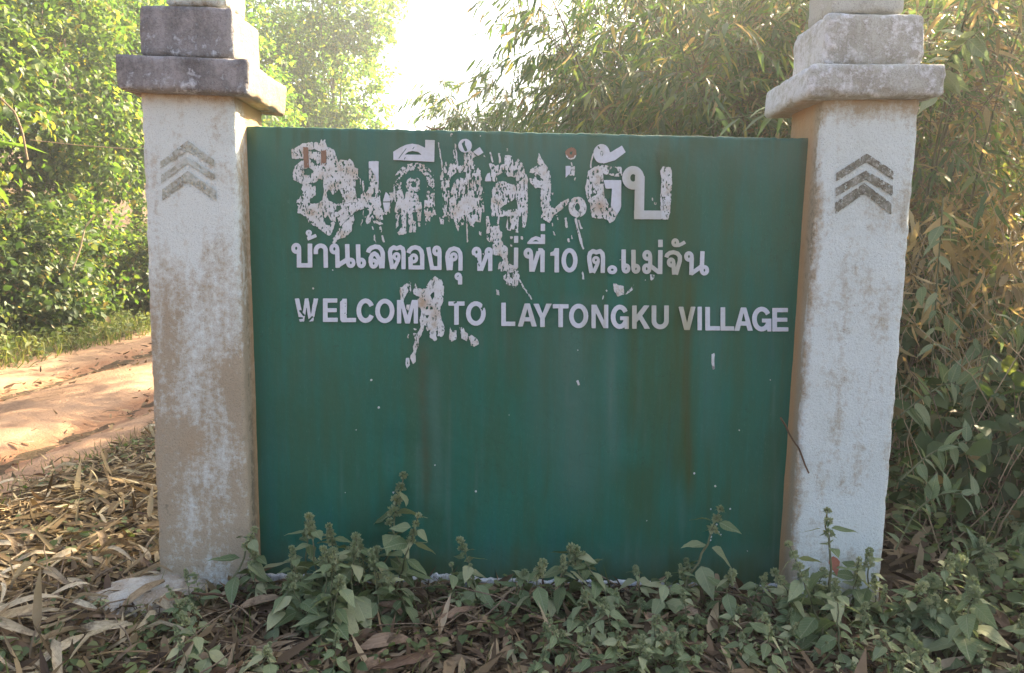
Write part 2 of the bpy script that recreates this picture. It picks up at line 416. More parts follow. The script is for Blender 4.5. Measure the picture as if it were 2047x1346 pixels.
# ------------------------------------------------------------------ rounded, lumpy blocks between two pixel quads
def block_mesh(name, front, depth, y0, mat, r=.012, amp=.004, step=.02, dirt=None, moss=None, seed=0, chip=0.0, ochre=None):
    """front: 4 photo pixels TL TR BR BL of the face lying on plane y0; the block runs back by depth"""
    P = U([p[0] for p in front], [p[1] for p in front], y0)
    w = np.linalg.norm(P[1] - P[0]); h = np.linalg.norm(P[3] - P[0])
    L = np.array([w, depth, h]); n = np.maximum(3, np.round(L / step).astype(int))
    vs, fs = [], []; off = 0
    for ax in range(3):
        for sgn in (-1, 1):
            a, b = [(1, 2), (2, 0), (0, 1)][ax]
            ua = np.linspace(-1, 1, n[a] + 1); ub = np.linspace(-1, 1, n[b] + 1)
            A, B = np.meshgrid(ua, ub, indexing='ij')
            q = np.zeros((A.size, 3)); q[:, a] = A.ravel(); q[:, b] = B.ravel(); q[:, ax] = sgn
            vs.append(q * L / 2)
            m = n[b] + 1
            i, j = np.meshgrid(np.arange(n[a]), np.arange(n[b]), indexing='ij')
            k = (i * m + j).ravel() + off
            F = np.stack([k, k + m, k + m + 1, k + 1], 1)
            fs.append(F if sgn > 0 else F[:, ::-1]); off += A.size
    q = np.concatenate(vs); F = np.concatenate(fs)
    key = np.round(q * 1e5).astype(np.int64)
    _, idx, inv = np.unique(key, axis=0, return_index=True, return_inverse=True)
    q = q[idx]; F = inv.ravel()[F]
    inner = np.clip(q, -L / 2 + r, L / 2 - r)
    d = q - inner; ln = np.linalg.norm(d, axis=1, keepdims=True)
    nd = d / np.maximum(ln, 1e-9)
    q = inner + nd * r
    edge = (np.abs(d) > 1e-6).sum(1) >= 2
    out = np.zeros(len(q))
    for i, (c_, e) in enumerate(zip(q, edge)):
        pv = Vector(c_) * 7 + Vector((seed * 3.1, 0, 0))
        s = noise.noise(pv) * amp + noise.noise(pv * 4) * amp * .5
        if e and chip:
            s -= chip * max(0, noise.noise(pv * 3 + Vector((9, 9, 9))) - .05) * 2
        out[i] = s
    q = q + nd * out[:, None]
    u = (q[:, 0] / w + .5)[:, None]; vv = (.5 - q[:, 2] / h)[:, None]     # vv 0 top .. 1 bottom
    pos = (P[0] * (1 - u) + P[1] * u) * (1 - vv) + (P[3] * (1 - u) + P[2] * u) * vv
    pos[:, 1] += q[:, 1] + depth / 2
    at = {'dirt': dirt(u[:, 0], vv[:, 0], q[:, 1] / depth + .5, pos) if dirt else np.zeros(len(q)),
          'moss': moss(u[:, 0], vv[:, 0], q[:, 1] / depth + .5, pos) if moss else np.zeros(len(q)),
          'ochre': ochre(u[:, 0], vv[:, 0], q[:, 1] / depth + .5) if ochre else np.zeros(len(q))}
    me = mesh_np(name, pos, F, mat, True, at)
    return me

# ------------------------------------------------------------------ field meshes (lettering, flakes) in photo pixels on a plane
def fmesh(name, F, x0, y0, st, Y, mat, thick=.0015, attrs=None, bias=(0, 0)):
    """filled contour F>0 as a raised sheet with its own skirt"""
    ny, nx = F.shape
    ins = F > 0
    cell = ins[:-1, :-1] | ins[1:, :-1] | ins[:-1, 1:] | ins[1:, 1:]
    pts = []; ids = {}; polys = []
    def cp(i, j):
        k = (i, j)
        if k not in ids: ids[k] = len(pts); pts.append((j, i))
        return ids[k]
    def ep(i, j, i2, j2):
        k = (i, j, i2, j2) if (i, j) < (i2, j2) else (i2, j2, i, j)
        if k not in ids:
            a, b = F[k[0], k[1]], F[k[2], k[3]]
            t_ = min(max(a / (a - b), .02), .98); ids[k] = len(pts)
            pts.append((k[1] + t_ * (k[3] - k[1]), k[0] + t_ * (k[2] - k[0])))
        return ids[k]
    for i, j in np.argwhere(cell):
        cs = ((i, j), (i, j + 1), (i + 1, j + 1), (i + 1, j))
        pl = []
        for q in range(4):
            a = cs[q]; b = cs[(q + 1) % 4]
            ia, ib = ins[a], ins[b]
            if ia: pl.append(cp(*a))
            if ia != ib: pl.append(ep(*a, *b))
        if len(pl) >= 3: polys.append(pl)
    if not polys: return None
    P = np.array(pts) * st + np.array([x0, y0])
    W3 = U(P[:, 0], P[:, 1], Y - thick)
    B3 = U(P[:, 0], P[:, 1], Y - thick); B3[:, 1] += thick
    cnt = {}
    for pl in polys:
        for q in range(len(pl)):
            a, b = pl[q], pl[(q + 1) % len(pl)]
            cnt[(a, b)] = 1
    sk = []; N = len(P)
    for (a, b) in cnt:
        if (b, a) not in cnt: sk.append((b, a, a + N, b + N))
    fl = [np.array([p for p in polys if len(p) == k]) for k in (3, 4, 5, 6)]
    fl.append(np.array(sk))
    at = None
    if attrs:
        PP = np.concatenate([P, P]); at = attrs(PP[:, 0], PP[:, 1])
    return mesh_np(name, np.concatenate([W3, B3]), [x for x in fl if len(x)], mat, False, at)

def seg_field(X, Y_, p, q, r, flat=(False, False)):
    p = np.array(p, float); q = np.array(q, float)
    d = q - p; L = np.hypot(*d)
    if L < 1e-6: return r - np.hypot(X - p[0], Y_ - p[1])
    d /= L
    tt = (X - p[0]) * d[0] + (Y_ - p[1]) * d[1]
    pe = np.abs(-(X - p[0]) * d[1] + (Y_ - p[1]) * d[0])
    box = r - pe
    box = np.minimum(box, tt); box = np.minimum(box, L - tt)
    res = box
    if not flat[0]: res = np.maximum(res, r - np.hypot(X - p[0], Y_ - p[1]))
    if not flat[1]: res = np.maximum(res, r - np.hypot(X - q[0], Y_ - q[1]))
    return res
def poly_field(X, Y_, pts):
    pts = np.array(pts, float); n = len(pts)
    d = np.full(X.shape, 1e9); inside = np.zeros(X.shape, bool)
    for i in range(n):
        a = pts[i]; b = pts[(i + 1) % n]; e = b - a; w0 = X - a[0]; w1 = Y_ - a[1]
        t_ = np.clip((w0 * e[0] + w1 * e[1]) / max(e @ e, 1e-9), 0, 1)
        d = np.minimum(d, np.hypot(w0 - e[0] * t_, w1 - e[1] * t_))
        cnd = ((a[1] > Y_) != (b[1] > Y_))
        with np.errstate(divide='ignore', invalid='ignore'):
            xi = (b[0] - a[0]) * (Y_ - a[1]) / (b[1] - a[1] if b[1] != a[1] else 1e-9) + a[0]
        inside ^= cnd & (X < xi)
    return np.where(inside, d, -d)
def arc(cx, cy, rx, ry, a0, a1, n=14):
    return [(cx + rx * math.cos(rad(a0 + (a1 - a0) * i / n)), cy + ry * math.sin(rad(a0 + (a1 - a0) * i / n))) for i in range(n + 1)]
def shape_field(X, Y_, items):
    F = np.full(X.shape, -50.0)
    for it in items:
        k = it[0]
        if k == 'S':           # stroke polyline, flat ends
            pts, r = it[1], it[2]
            for i in range(len(pts) - 1):
                F = np.maximum(F, seg_field(X, Y_, pts[i], pts[i + 1], r, (i == 0, i == len(pts) - 2)))
        elif k == 'R':         # ring cx cy rx ry r
            _, cx, cy, rx, ry, r = it
            pts = arc(cx, cy, rx, ry, 0, 360, 22)
            for i in range(22): F = np.maximum(F, seg_field(X, Y_, pts[i], pts[i + 1], r))
        elif k == 'P': F = np.maximum(F, poly_field(X, Y_, it[1]))
        elif k == 'H': F = np.minimum(F, -poly_field(X, Y_, it[1]))
        elif k == 'C': F = np.minimum(F, -seg_field(X, Y_, it[1], it[2], it[3]))   # cut
    return F
def bounds(items):
    xs, ys = [], []
    for it in items:
        if it[0] == 'S': pts = it[1]; e = it[2] + 1
        elif it[0] == 'R': pts = [(it[1] - it[3], it[2] - it[4]), (it[1] + it[3], it[2] + it[4])]; e = it[5] + 1
        elif it[0] == 'P': pts = it[1]; e = 5
        else: continue
        xs += [p[0] - e for p in pts] + [p[0] + e for p in pts]; ys += [p[1] - e for p in pts] + [p[1] + e for p in pts]
    return min(xs), max(xs), min(ys), max(ys)
def make_shape(name, items, Y, mat, st=1.0, wear=0.0, density=None, ragged=0.0, seed=1, thick=.0015, attrs=None, nscale=(5, 8)):
    a, b, c_, d = bounds(items)
    xs = np.arange(a - 3, b + 3 + st, st); ys = np.arange(c_ - 3, d + 3 + st, st)
    X, Y_ = np.meshgrid(xs, ys)
    Xw, Yw = X, Y_
    if ragged:
        Xw = X + (vnoise(X / 5, Y_ / 6, seed + 5, 3) - .5) * ragged * 2; Yw = Y_ + (vnoise(X / 4, Y_ / 9, seed + 6, 3) - .5) * ragged * 3
    F = shape_field(Xw, Yw, items)
    if density is not None:
        n_ = vnoise(X / nscale[0], Y_ / nscale[1], seed, 3, .6)
        thr = np.quantile(n_, 1 - density)
        F = np.minimum(F, (n_ - thr) * 22 + np.maximum(0, (density - .7)) * F * .4)
    if wear:
        n_ = vnoise(X / 3, Y_ / 3, seed + 9, 2)
        F = np.minimum(F, (wear_thr(wear) - n_) * 14)
    return fmesh(name, F, xs[0], ys[0], st, Y, mat, thick, attrs)
def wear_thr(w): return 1.0 - w

# ------------------------------------------------------------------ stains of the panel (photo px)
def stain_fields(px, py):
    g = lambda c_, w, y0, y1, s, e=60: s * np.exp(-((px - c_ - 4 * np.sin(py / 70)) / w) ** 2) * sstep(y0 - 25, y0 + 25, py) * sstep(y1 + e, y1 - e, py)
    brown = g(1268, 20, 330, 880, .75) + g(1345, 34, 300, 960, .8) + g(1300, 12, 420, 820, .4) + g(1375, 10, 560, 1000, .8) + g(1040, 22, 480, 800, .35) \
        + g(1190, 18, 440, 760, .3) + g(1095, 12, 470, 950, .3) + g(1460, 24, 300, 760, .35) + g(700, 20, 300, 420, .5) + g(1265, 35, 930, 1060, .5)
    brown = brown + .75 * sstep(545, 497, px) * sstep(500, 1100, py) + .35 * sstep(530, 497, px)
    rust = g(850, 10, 690, 1010, .8) + g(1376, 6, 600, 960, .5) + g(1022, 10, 500, 760, .35) + g(1320, 6, 300, 350, .6, 15) + g(625, 8, 650, 760, .2) \
        + .8 * sstep(1592, 1612, px) * sstep(1000, 600, py)
    brown = brown + .8 * sstep(1085, 1160, py + 40 * (vnoise(px / 22, py / 60, 61, 4) - .5) * 2) + .45 * sstep(330, 262, py) * (vnoise(px / 14, py * 0, 62, 3) > .55)
    pale = .40 * sstep(420, 262, py) * (.6 + .5 * vnoise(px / 60, py / 60, 4)) + g(1150, 45, 600, 1000, .4) + g(872, 12, 740, 1000, .35) \
        + g(1225, 14, 640, 930, .45) + g(1080, 30, 640, 900, .2) + g(1420, 20, 600, 900, .2) + .35 * sstep(1070, 1140, py)
    sk = vnoise(px / 13, py / 330 + 3, 63, 4, .65); big = vnoise(px / 90, py / 160, 64, 2)
    pale = pale + .30 * sstep(.60, .75, sk) * sstep(.4, .65, big) * sstep(560, 760, py); brown = brown + .38 * sstep(.60, .76, 1 - sk) * sstep(.62, .35, big) * sstep(420, 560, py) * sstep(900, 1250, px + 350 * (big > .5))
    return {'brown': np.clip(brown, 0, 1), 'rust': np.clip(rust, 0, 1), 'pale': np.clip(pale, 0, 1)}

WY = .13
# ------------------------------------------------------------------ the sign wall
wall = empty('sign_wall', (1.55, .19, 0), label='low green painted village sign wall with white Thai and English lettering between two pillars', cat='sign wall')
def at_wall(o):
    o.parent = wall; o.matrix_parent_inverse = Matrix.Translation(-Vector(wall.location)); return o
def rel(o, root):
    o.parent = root; o.matrix_parent_inverse = Matrix.Translation(-Vector(root.location)); return o
# panel grid in px, extruded
nx, ny = 210, 170
q = np.array([(470, 253.5), (1640, 279.5), (1600, 1215), (488, 1200)], float)
uu, vv = np.meshgrid(np.linspace(0, 1, nx), np.linspace(0, 1, ny))
uu = uu.ravel()[:, None]; vv = vv.ravel()[:, None]
PX = (q[0] * (1 - uu) + q[1] * uu) * (1 - vv) + (q[3] * (1 - uu) + q[2] * uu) * vv
top = (vv[:, 0] == 0)
PX[:, 1] += np.where(top, (vnoise(PX[:, 0] / 9, PX[:, 0] * 0, 5, 3) - .5) * 4, 0)
front = U(PX[:, 0], PX[:, 1], WY)
front[:, 1] += (vnoise(PX[:, 0] / 90, PX[:, 1] / 90, 12, 4) - .5) * .006
back = front.copy(); back[:, 1] = WY + .12
tl = np.arange(nx)
i = np.arange((nx - 1) * (ny - 1)); r_ = i // (nx - 1); c_ = i % (nx - 1); a = r_ * nx + c_
Ff = np.stack([a, a + nx, a + nx + 1, a + 1], 1)
N = len(front)
mid = front[tl].copy(); mid[:, 1] += .006; mid[:, 2] += .004          # small bevel along the top
mb = back[tl].copy(); mb[:, 2] += .004
V = np.concatenate([front, back, mid, mb])
M0, M1 = 2 * N, 2 * N + nx
k = np.arange(nx - 1)
top1 = np.stack([k, k + 1, M0 + k + 1, M0 + k], 1); top2 = np.stack([M0 + k, M0 + k + 1, M1 + k + 1, M1 + k], 1)
top3 = np.stack([M1 + k, M1 + k + 1, N + k + 1, N + k], 1)
AP = np.concatenate([PX, PX, PX[tl], PX[tl]])
obj_panel = obj('panel', mesh_np('panel', V, [np.concatenate([Ff, Ff[:, ::-1] + N, top1, top2, top3])], M_green, True, stain_fields(AP[:, 0], AP[:, 1])))
at_wall(obj_panel)

BR = lambda x, y: {'brown': stain_fields(x, y)['brown']}
def letter(items, wear=.0, seed=1, ragged=0., label=None, mat=None, density=None):
    me = make_shape('letter', items, WY - .0085, mat or M_vinyl, 1.0, wear, density, ragged, seed, .002, BR)
    o = obj('letter', me); at_wall(o)
    if label: o['label'] = label
    return o

# --- line 3, Latin capitals: (letter, x0, x1, ytop, ybot)
def latin(ch, x0, x1, yt, yb):
    r = 4.6; W_ = x1 - x0; Hh = yb - yt
    x = lambda u: x0 + u * W_
    y = lambda v_: yt + v_ * Hh
    rr = r / 1.0
    if ch == 'E': return [('S', [(x0 + r, yt), (x0 + r, yb)], r), ('S', [(x0, yt + 4.2), (x1 - 1, yt + 4.2)], 4.2), ('S', [(x0, y(.5)), (x1 - 2, y(.5))], 4), ('S', [(x0, yb - 4.2), (x1, yb - 4.2)], 4.2)]
    if ch == 'L': return [('S', [(x0 + r, yt), (x0 + r, yb)], r), ('S', [(x0, yb - 4.3), (x1, yb - 4.3)], 4.3)]
    if ch == 'I': return [('S', [((x0 + x1) / 2, yt), ((x0 + x1) / 2, yb)], W_ / 2)]
    if ch == 'T': return [('S', [((x0 + x1) / 2, yt), ((x0 + x1) / 2, yb)], r), ('S', [(x0, yt + 4.2), (x1, yt + 4.2)], 4.2)]
    if ch == 'W':
        return [('P', [(x0, yt), (x0 + 9, yt), (x(.33), y(.72)), (x(.43), yt), (x(.58), yt), (x(.69), y(.72)), (x1 - 9, yt), (x1, yt), (x(.79), yb), (x(.60), yb), (x(.5), y(.33)), (x(.40), yb), (x(.21), yb)])]
    if ch == 'M':
        return [('P', [(x0, yt), (x0 + 12, yt), (x(.5), y(.66)), (x1 - 12, yt), (x1, yt), (x1, yb), (x1 - 8.4, yb), (x1 - 8.4, y(.30)), (x(.61), yb), (x(.39), yb), (x0 + 8.4, y(.30)), (x0 + 8.4, yb), (x0, yb)])]
    if ch == 'O': return [('R', (x0 + x1) / 2, (yt + yb) / 2, W_ / 2 - r, Hh / 2 - r, r)]
    if ch == 'C': return [('S', arc((x0 + x1) / 2 + .5, (yt + yb) / 2, W_ / 2 - r, Hh / 2 - r, -28, -332, 20), r)]
    if ch == 'G': return [('S', arc((x0 + x1) / 2, (yt + yb) / 2, W_ / 2 - r, Hh / 2 - r, -30, -345, 20), r), ('S', [(x1 - 4, y(.52)), (x1 - 4, yb)], 4), ('S', [(x(.52), y(.56)), (x1, y(.56))], 3.8)]
    if ch == 'A':
        return [('P', [(x(.36), yt), (x(.64), yt), (x1, yb), (x1 - 10, yb), (x(.66), y(.78)), (x(.34), y(.78)), (x0 + 10, yb), (x0, yb)]), ('H', [(x(.5), y(.22)), (x(.615), y(.60)), (x(.385), y(.60))])]
    if ch == 'Y':
        return [('P', [(x0, yt), (x0 + 11, yt), (x(.5), y(.42)), (x1 - 11, yt), (x1, yt), (x(.5) + 4.6, y(.62)), (x(.5) + 4.6, yb), (x(.5) - 4.6, yb), (x(.5) - 4.6, y(.62))])]
    if ch == 'N':
        return [('P', [(x0, yt), (x0 + 10, yt), (x1 - 8.4, y(.68)), (x1 - 8.4, yt), (x1, yt), (x1, yb), (x1 - 9.5, yb), (x0 + 8.4, y(.33)), (x0 + 8.4, yb), (x0, yb)])]
    if ch == 'K':
        return [('P', [(x0, yt), (x0 + 9, yt), (x0 + 9, y(.40)), (x1 - 12, yt), (x1 - 1, yt), (x(.56), y(.44)), (x1, yb), (x1 - 11, yb), (x(.40), y(.60)), (x0 + 9, y(.72)), (x0 + 9, yb), (x0, yb)])]
    if ch == 'U': return [('S', [(x0 + r, yt)] + arc((x0 + x1) / 2, yb - W_ / 2, W_ / 2 - r, W_ / 2 - r, 180, 0, 12) + [(x1 - r, yt)], r)]
    if ch == 'V':
        return [('P', [(x0, yt), (x0 + 9.5, yt), (x(.5), y(.70)), (x1 - 9.5, yt), (x1, yt), (x(.66), yb), (x(.34), yb)])]
line3 = [('W', 589, 636, 597, 643), ('E', 645.5, 675, 597, 644), ('L', 684, 711.5, 597.5, 644.5), ('C', 712, 748.5, 597, 646), ('O', 750, 788.5, 597.5, 646.5),
         ('M', 793.6, 835.5, 600, 647), ('T', 896.4, 928.6, 603, 649.5), ('O', 931.5, 971, 602.5, 651.5), ('L', 1002, 1030, 605.5, 652), ('A', 1035, 1073, 607, 653),
         ('Y', 1066, 1103, 607.5, 654), ('T', 1105, 1136.5, 608.5, 654.5), ('O', 1137.5, 1176, 607.5, 656.5), ('N', 1182.5, 1216, 609.5, 656.5), ('G', 1221, 1257, 609.5, 658),
         ('K', 1263.7, 1299.5, 611, 657.5), ('U', 1302.7, 1337, 611, 658.5), ('V', 1356.5, 1390.5, 613.5, 660), ('I', 1394.5, 1403, 613.5, 660.5), ('L', 1410, 1439.5, 614, 661),
         ('L', 1440.5, 1467.5, 614.5, 661.3), ('A', 1468, 1505, 615, 661.5), ('G', 1503.5, 1542, 613.5, 663), ('E', 1544, 1576, 616, 663)]
for n_, (ch, a, b, c_, d) in enumerate(line3):
    it = latin(ch, a, b, c_, d)
    if n_ == 0: it += [('C', (600, 622), (607, 630), 2.2), ('C', (597, 636), (604, 636), 2.), ('C', (618, 640), (624, 634), 2)]
    if n_ == 2: it += [('P', [(679.5, 604), (684, 600), (684, 645), (680, 640)])]
    if n_ == 6: it += [('C', (908, 606), (912, 604.5), 1.6)]
    if n_ == 7: it += [('C', (964, 620), (966, 609), 1.5), ('C', (962, 617), (971, 612), 1.5)]
    letter(it, .16 if n_ in (0, 2) else .04, n_ + 20, .5 if n_ == 0 else .1)

# --- line 2, Thai
def ring(cx, cy, rx=6.1, ry=7.2, r=3.7): return ('R', cx, cy, rx, ry, r)
r4 = 4.4
line2 = [
    [ring(592, 496.8), ('S', [(597.6, 498), (597.6, 535)], 4.4), ('S', [(593.2, 530.7), (624, 531)], 4.4), ('S', [(619.4, 487.3), (619.8, 535)], 4.5)],
    [('R', 617.2, 465.8, 3.7, 3.7, 2.4), ('S', [(618.5, 470), (617, 478)], 3), ('S', [(614.5, 478.3), (632, 471)], 3.4)],
    [('S', [(631.3, 508.4)] + arc(641, 501.4, 9.8, 9.9, 180, 360, 12) + [(651.4, 535.7)], r4)],
    [ring(668.2, 497.9), ('S', [(674, 499), (674.8, 535.7)], 4.3), ('S', [(673, 532.4), (697, 517.5)], 4.6), ('S', [(693.9, 488.2), (694.8, 524)], 4.4), ring(701.2, 525.8, 5.6, 6.6)],
    [('S', [(715.5, 488.6), (716.6, 526)], 4.4), ring(722.3, 526, 5.6, 6.8)],
    [('S', [(735.5, 505.3), (737.5, 500.5), (742, 496), (750, 493.2), (757, 494.3), (762, 499), (765, 506), (765.3, 515), (764.3, 536.6)], 4.4), ring(746.8, 527.2, 5.5, 6.4),
     ('S', [(740.9, 526), (741, 516), (744, 509.5), (748.5, 507), (753, 510), (757, 517), (760.8, 528), (762.3, 536.6)], 4.2)],
    [('S', [(784.5, 538), (780.2, 514), (779.4, 504), (781.5, 498.5), (787, 494.6), (793, 497.2), (800, 494.2), (805, 497.5), (806.6, 504), (806.6, 538.5)], 4.2), ('R', 792.7, 512.8, 5., 5.6, 2.9),
     ('S', [(797.6, 514), (795.5, 521), (787.5, 538)], 3.7)],
    [('S', [(816.4, 506.2), (818.5, 500.8), (823.5, 496.2), (830, 494.6), (837, 496.5), (842, 502), (843.9, 510), (843.9, 538.8)], 4.3), ('S', [(816.7, 534.8), (848, 535.2)], 4.1),
     ('S', [(821, 538.5), (820.4, 514)], 4.3), ('R', 827, 516.8, 5.6, 6.6, 3.3)],
    [('S', [(856, 494.5), (857, 500), (864.2, 539.5)], 4.1), ('S', [(860.5, 536.1), (882.4, 536.3)], 3.9), ('S', [(878.7, 503), (878.5, 540)], 4.1), ring(873.1, 501.8, 5.5, 7)],
    [('S', [(897, 540.5), (894, 514), (895.5, 506), (900, 499.5), (907.7, 497), (915.5, 499.5), (919.8, 506), (920.6, 514), (920.4, 541.4)], 4.2), ('R', 907, 513.7, 4.9, 5.9, 3.1),
     ('S', [(902.5, 517), (900.5, 540.5)], 4.1)],
    [('R', 915.8, 552.8, 4.5, 4.9, 2.7), ('S', [(919.7, 553), (919.7, 569.1)], 4.2)],
    [ring(952.6, 504.2, 6, 7), ('S', [(958.4, 506), (958.2, 541.7)], 4.2), ('S', [(961.5, 541), (973, 510)], 4.1), ('S', [(980, 506), (980, 542)], 4.2), ring(977.3, 504.2, 5, 6.2, 3.5)],
    [('S', [(1031.8, 495.3), (1031.4, 536)], 4.3)],
    [('S', [(1031.8, 471.9), (1031.8, 485.8)], 4.2)],
    [ring(1056, 506.6, 5.7, 7), ('S', [(1061.6, 508), (1062.2, 543.4)], 4.3), ('S', [(1064.5, 543), (1076.6, 503)], 4.2), ('S', [(1076, 500.5), (1082, 500.3)], 4.0), ('S', [(1084.6, 501), (1084.4, 544.4)], 4.4), ('S', [(1078, 500), (1082.5, 500.5), (1084.6, 505)], 4)],
    [('P', [(1054.2, 484.8), (1062, 476), (1071, 472.3), (1079, 474.5), (1081, 476.5), (1081, 468.9), (1089.6, 468.9), (1089.6, 488.1), (1054.2, 488.1)]), ('H', [(1064, 483.2), (1071, 479.4), (1078, 483)])],
    [('S', [(1085.3, 447.7), (1085.3, 462)], 4.3)],
    [('P', [(1100.1, 505.3), (1106.7, 502.3), (1109, 496.4), (1117.5, 496.4), (1117.5, 544.9), (1108.3, 544.9), (1108.6, 511.5), (1100.1, 511.5)])],
    [('R', 1138.5, 520.7, 11.7, 20, 4.4)],
    [('S', [(1182.4, 545.8), (1178.2, 522), (1178, 512.8), (1180, 506), (1185.4, 502.3), (1192, 504.8), (1199.5, 502.3), (1204.2, 507), (1205.4, 514.6), (1205, 546)], 4.3), ('R', 1191.3, 520.4, 4.9, 5.4, 2.8),
     ('S', [(1195.8, 522), (1194, 529), (1186, 545.8)], 3.7)],
    [('R', 1223.9, 539.6, 6.4, 5.6, 3.4)],
    [('S', [(1246.7, 498.9), (1246.7, 537)], 4.4), ring(1251.4, 537, 5.3, 6.3, 3.6)],
    [('S', [(1266.4, 499.5), (1266.4, 537)], 4.4), ring(1271.2, 537.5, 5.3, 6.3, 3.6)],
    [ring(1293.7, 510.9, 5.8, 7), ('S', [(1299.8, 511), (1299.8, 533)], 4), ring(1292.8, 537.5, 5.6, 7), ('S', [(1300, 531.5), (1318, 545.5)], 4.1), ('S', [(1320.2, 500.2), (1319.6, 548.1)], 4.4)],
    [('S', [(1320.3, 479.5), (1320.3, 494.2)], 4.5)],
    [('S', [(1332, 514.9), (1334, 509.8), (1339, 506), (1346.4, 504.5), (1354.3, 507), (1359.1, 513), (1359.1, 521.9), (1355.2, 535), (1351.2, 549.3)], 4.1), ring(1341.6, 525, 4.9, 6.3, 3.5), ('S', [(1346.4, 526), (1347.4, 549.3)], 4.)],
    [('R', 1349.9, 485.4, 4.6, 5.6, 3.1), ('S', [(1350, 491), (1357, 490.8), (1363.1, 488), (1369.5, 484)], 3.4)],
    [ring(1377.2, 513.1, 5.7, 6.8), ('S', [(1382.9, 515), (1381.8, 550)], 4.2), ('S', [(1381, 548), (1402, 533)], 4.1), ('S', [(1404.3, 502.5), (1403.2, 533)], 4.3), ring(1408.2, 540.6, 5.5, 6.7)],
]
for n_, it in enumerate(line2):
    if n_ == 11: it = it + [('C', (947, 512), (955, 524), 1.6), ('C', (957, 528), (958, 532), 1.2)]
    letter(it, .05, n_ + 60, .1)

# --- line 1, what is left of the large Thai line
def cv(pts, ox, oy, s): return [(ox + a / s, oy + b / s) for a, b in pts]
A_ = lambda pts: cv(pts, 575, 270, 6.118)
B_ = lambda pts: cv(pts, 720, 270, 6.118)
D_ = lambda pts: cv(pts, 860, 260, 5.85)
F_ = lambda pts: cv(pts, 960, 260, 6.118)
G_ = lambda pts: cv(pts, 1150, 270, 7.085)
E_ = lambda pts: cv(pts, 790, 550, 6.728)
K_ = lambda pts: cv(pts, 930, 440, 8.411)
letter([('P', [(786.2, 303.5), (800, 295), (812, 289.5), (824.6, 287.5), (837, 289.5), (850, 296), (850, 279.8), (869, 280.6), (868, 324), (786.2, 319.9)]),
        ('H', [(809, 309.2), (816, 303.8), (824.6, 301.9), (836, 304.2), (843.4, 309.7)]), ('C', (797, 317), (812, 297), .7), ('C', (825, 298), (828, 294), .8), ('C', (808, 319), (810, 315), .8)], .04, 5, .1)
letter([('P', [(737.2, 322.6), (756.8, 322.6), (756.6, 372), (750, 352), (740, 336), (737, 338)])], .05, 6, .5)
letter([('P', arc(769, 404, 11, 20, -80, 90, 16) + [(765, 404)]), ('C', (758, 404), (782, 404), .9)], 0, 7, .2)
letter([('P', arc(929.7, 291.6, 13.7, 13.7, 0, 360, 24)), ('C', (926, 288), (931, 300), 3), ('C', (928, 283), (928, 290), 1.5)], 0, 8, .3)
letter([('P', [(945.5, 303.6), (959, 294.2), (966.3, 305.3), (955.7, 312)])], 0, 9, .2)
letter([('P', [(969.4, 362.6), (970.5, 355), (974.5, 347.2), (979.7, 345.5), (981.4, 362.6)])], .1, 10, .4)
letter([('R', 1202.9, 307.4, 9.6, 12.5, 6.6), ('P', [(1216, 306), (1221.5, 304.3), (1243.2, 291.2), (1250.9, 304.6), (1229, 320.8), (1206.5, 327.5), (1204, 318)]), ('C', (1196, 294), (1198, 297), 1.6)], .03, 11, .2)
letter([('P', [(1206.5, 360.3), (1242, 360.3), (1241.7, 412.6), (1239, 421), (1233.3, 429.5), (1221.3, 412.6), (1223.4, 377.3), (1210.7, 377.3)])], .03, 12, .2)
letter([('R', 1265.7, 355.8, 13.8, 15.6, 8.0), ('S', [(1279.1, 352), (1277.6, 438.7)], 9.6), ('S', [(1267.6, 429.8), (1322, 430)], 8.8)], .03, 13, .1)
letter([('P', F_([(1045, 440), (1110, 440), (1100, 530), (1045, 585)]))], .1, 14, .4)

RU = lambda x, y: {'rust': .9 * np.clip(np.exp(-(((x - 846) / 12) ** 2 + ((y - 605) / 14) ** 2)) + .8 * np.exp(-(((x - 872) / 9) ** 2 + ((y - 630) / 10) ** 2))
                                        + np.exp(-(((x - 1200) / 14) ** 2 + ((y - 415) / 14) ** 2)) + .5 * np.exp(-(((x - 1018) / 10) ** 2 + ((y - 515) / 14) ** 2))
                                        + .5 * np.exp(-(((x - 835) / 8) ** 2 + ((y - 690) / 8) ** 2)) + .6 * np.exp(-(((x - 708) / 10) ** 2 + ((y - 345) / 14) ** 2))
                                        + .5 * np.exp(-(((x - 840) / 5) ** 2 + ((y - 440) / 10) ** 2)), 0, 1)}
def flake(items, density=.9, ragged=1.5, seed=1, mat=None, st=1.0, lift=.0, ns=(5, 8)):
    lift += (seed % 30) * .00012
    me = make_shape('peeled_patch', items, WY - .0035 - lift, mat or M_flake, st, 0, density, ragged, seed, .0015, RU, ns)
    if me: at_wall(obj('peeled_patch', me))
hA = [[(245, 190), (330, 178), (400, 205), (320, 212)], [(255, 290), (320, 290), (370, 370), (400, 350), (405, 230), (390, 340), (350, 380), (300, 330)], [(195, 420), (260, 400), (310, 430), (290, 490), (210, 490)],
      [(240, 600), (340, 575), (395, 535), (430, 560), (442, 700), (420, 800), (370, 842), (280, 832), (262, 785), (340, 735), (345, 620)],
      [(470, 700), (505, 655), (555, 740), (600, 690), (630, 660), (680, 780), (670, 830), (600, 845), (500, 805)],
      [(590, 880), (640, 860), (660, 900), (610, 950), (590, 930)], [(440, 1050), (490, 980), (530, 1050), (520, 1110), (470, 1095)], [(830, 560), (880, 520), (905, 700), (890, 775), (845, 780), (825, 640)],
      [(40, 292), (190, 292), (190, 312), (100, 330), (40, 340)]]
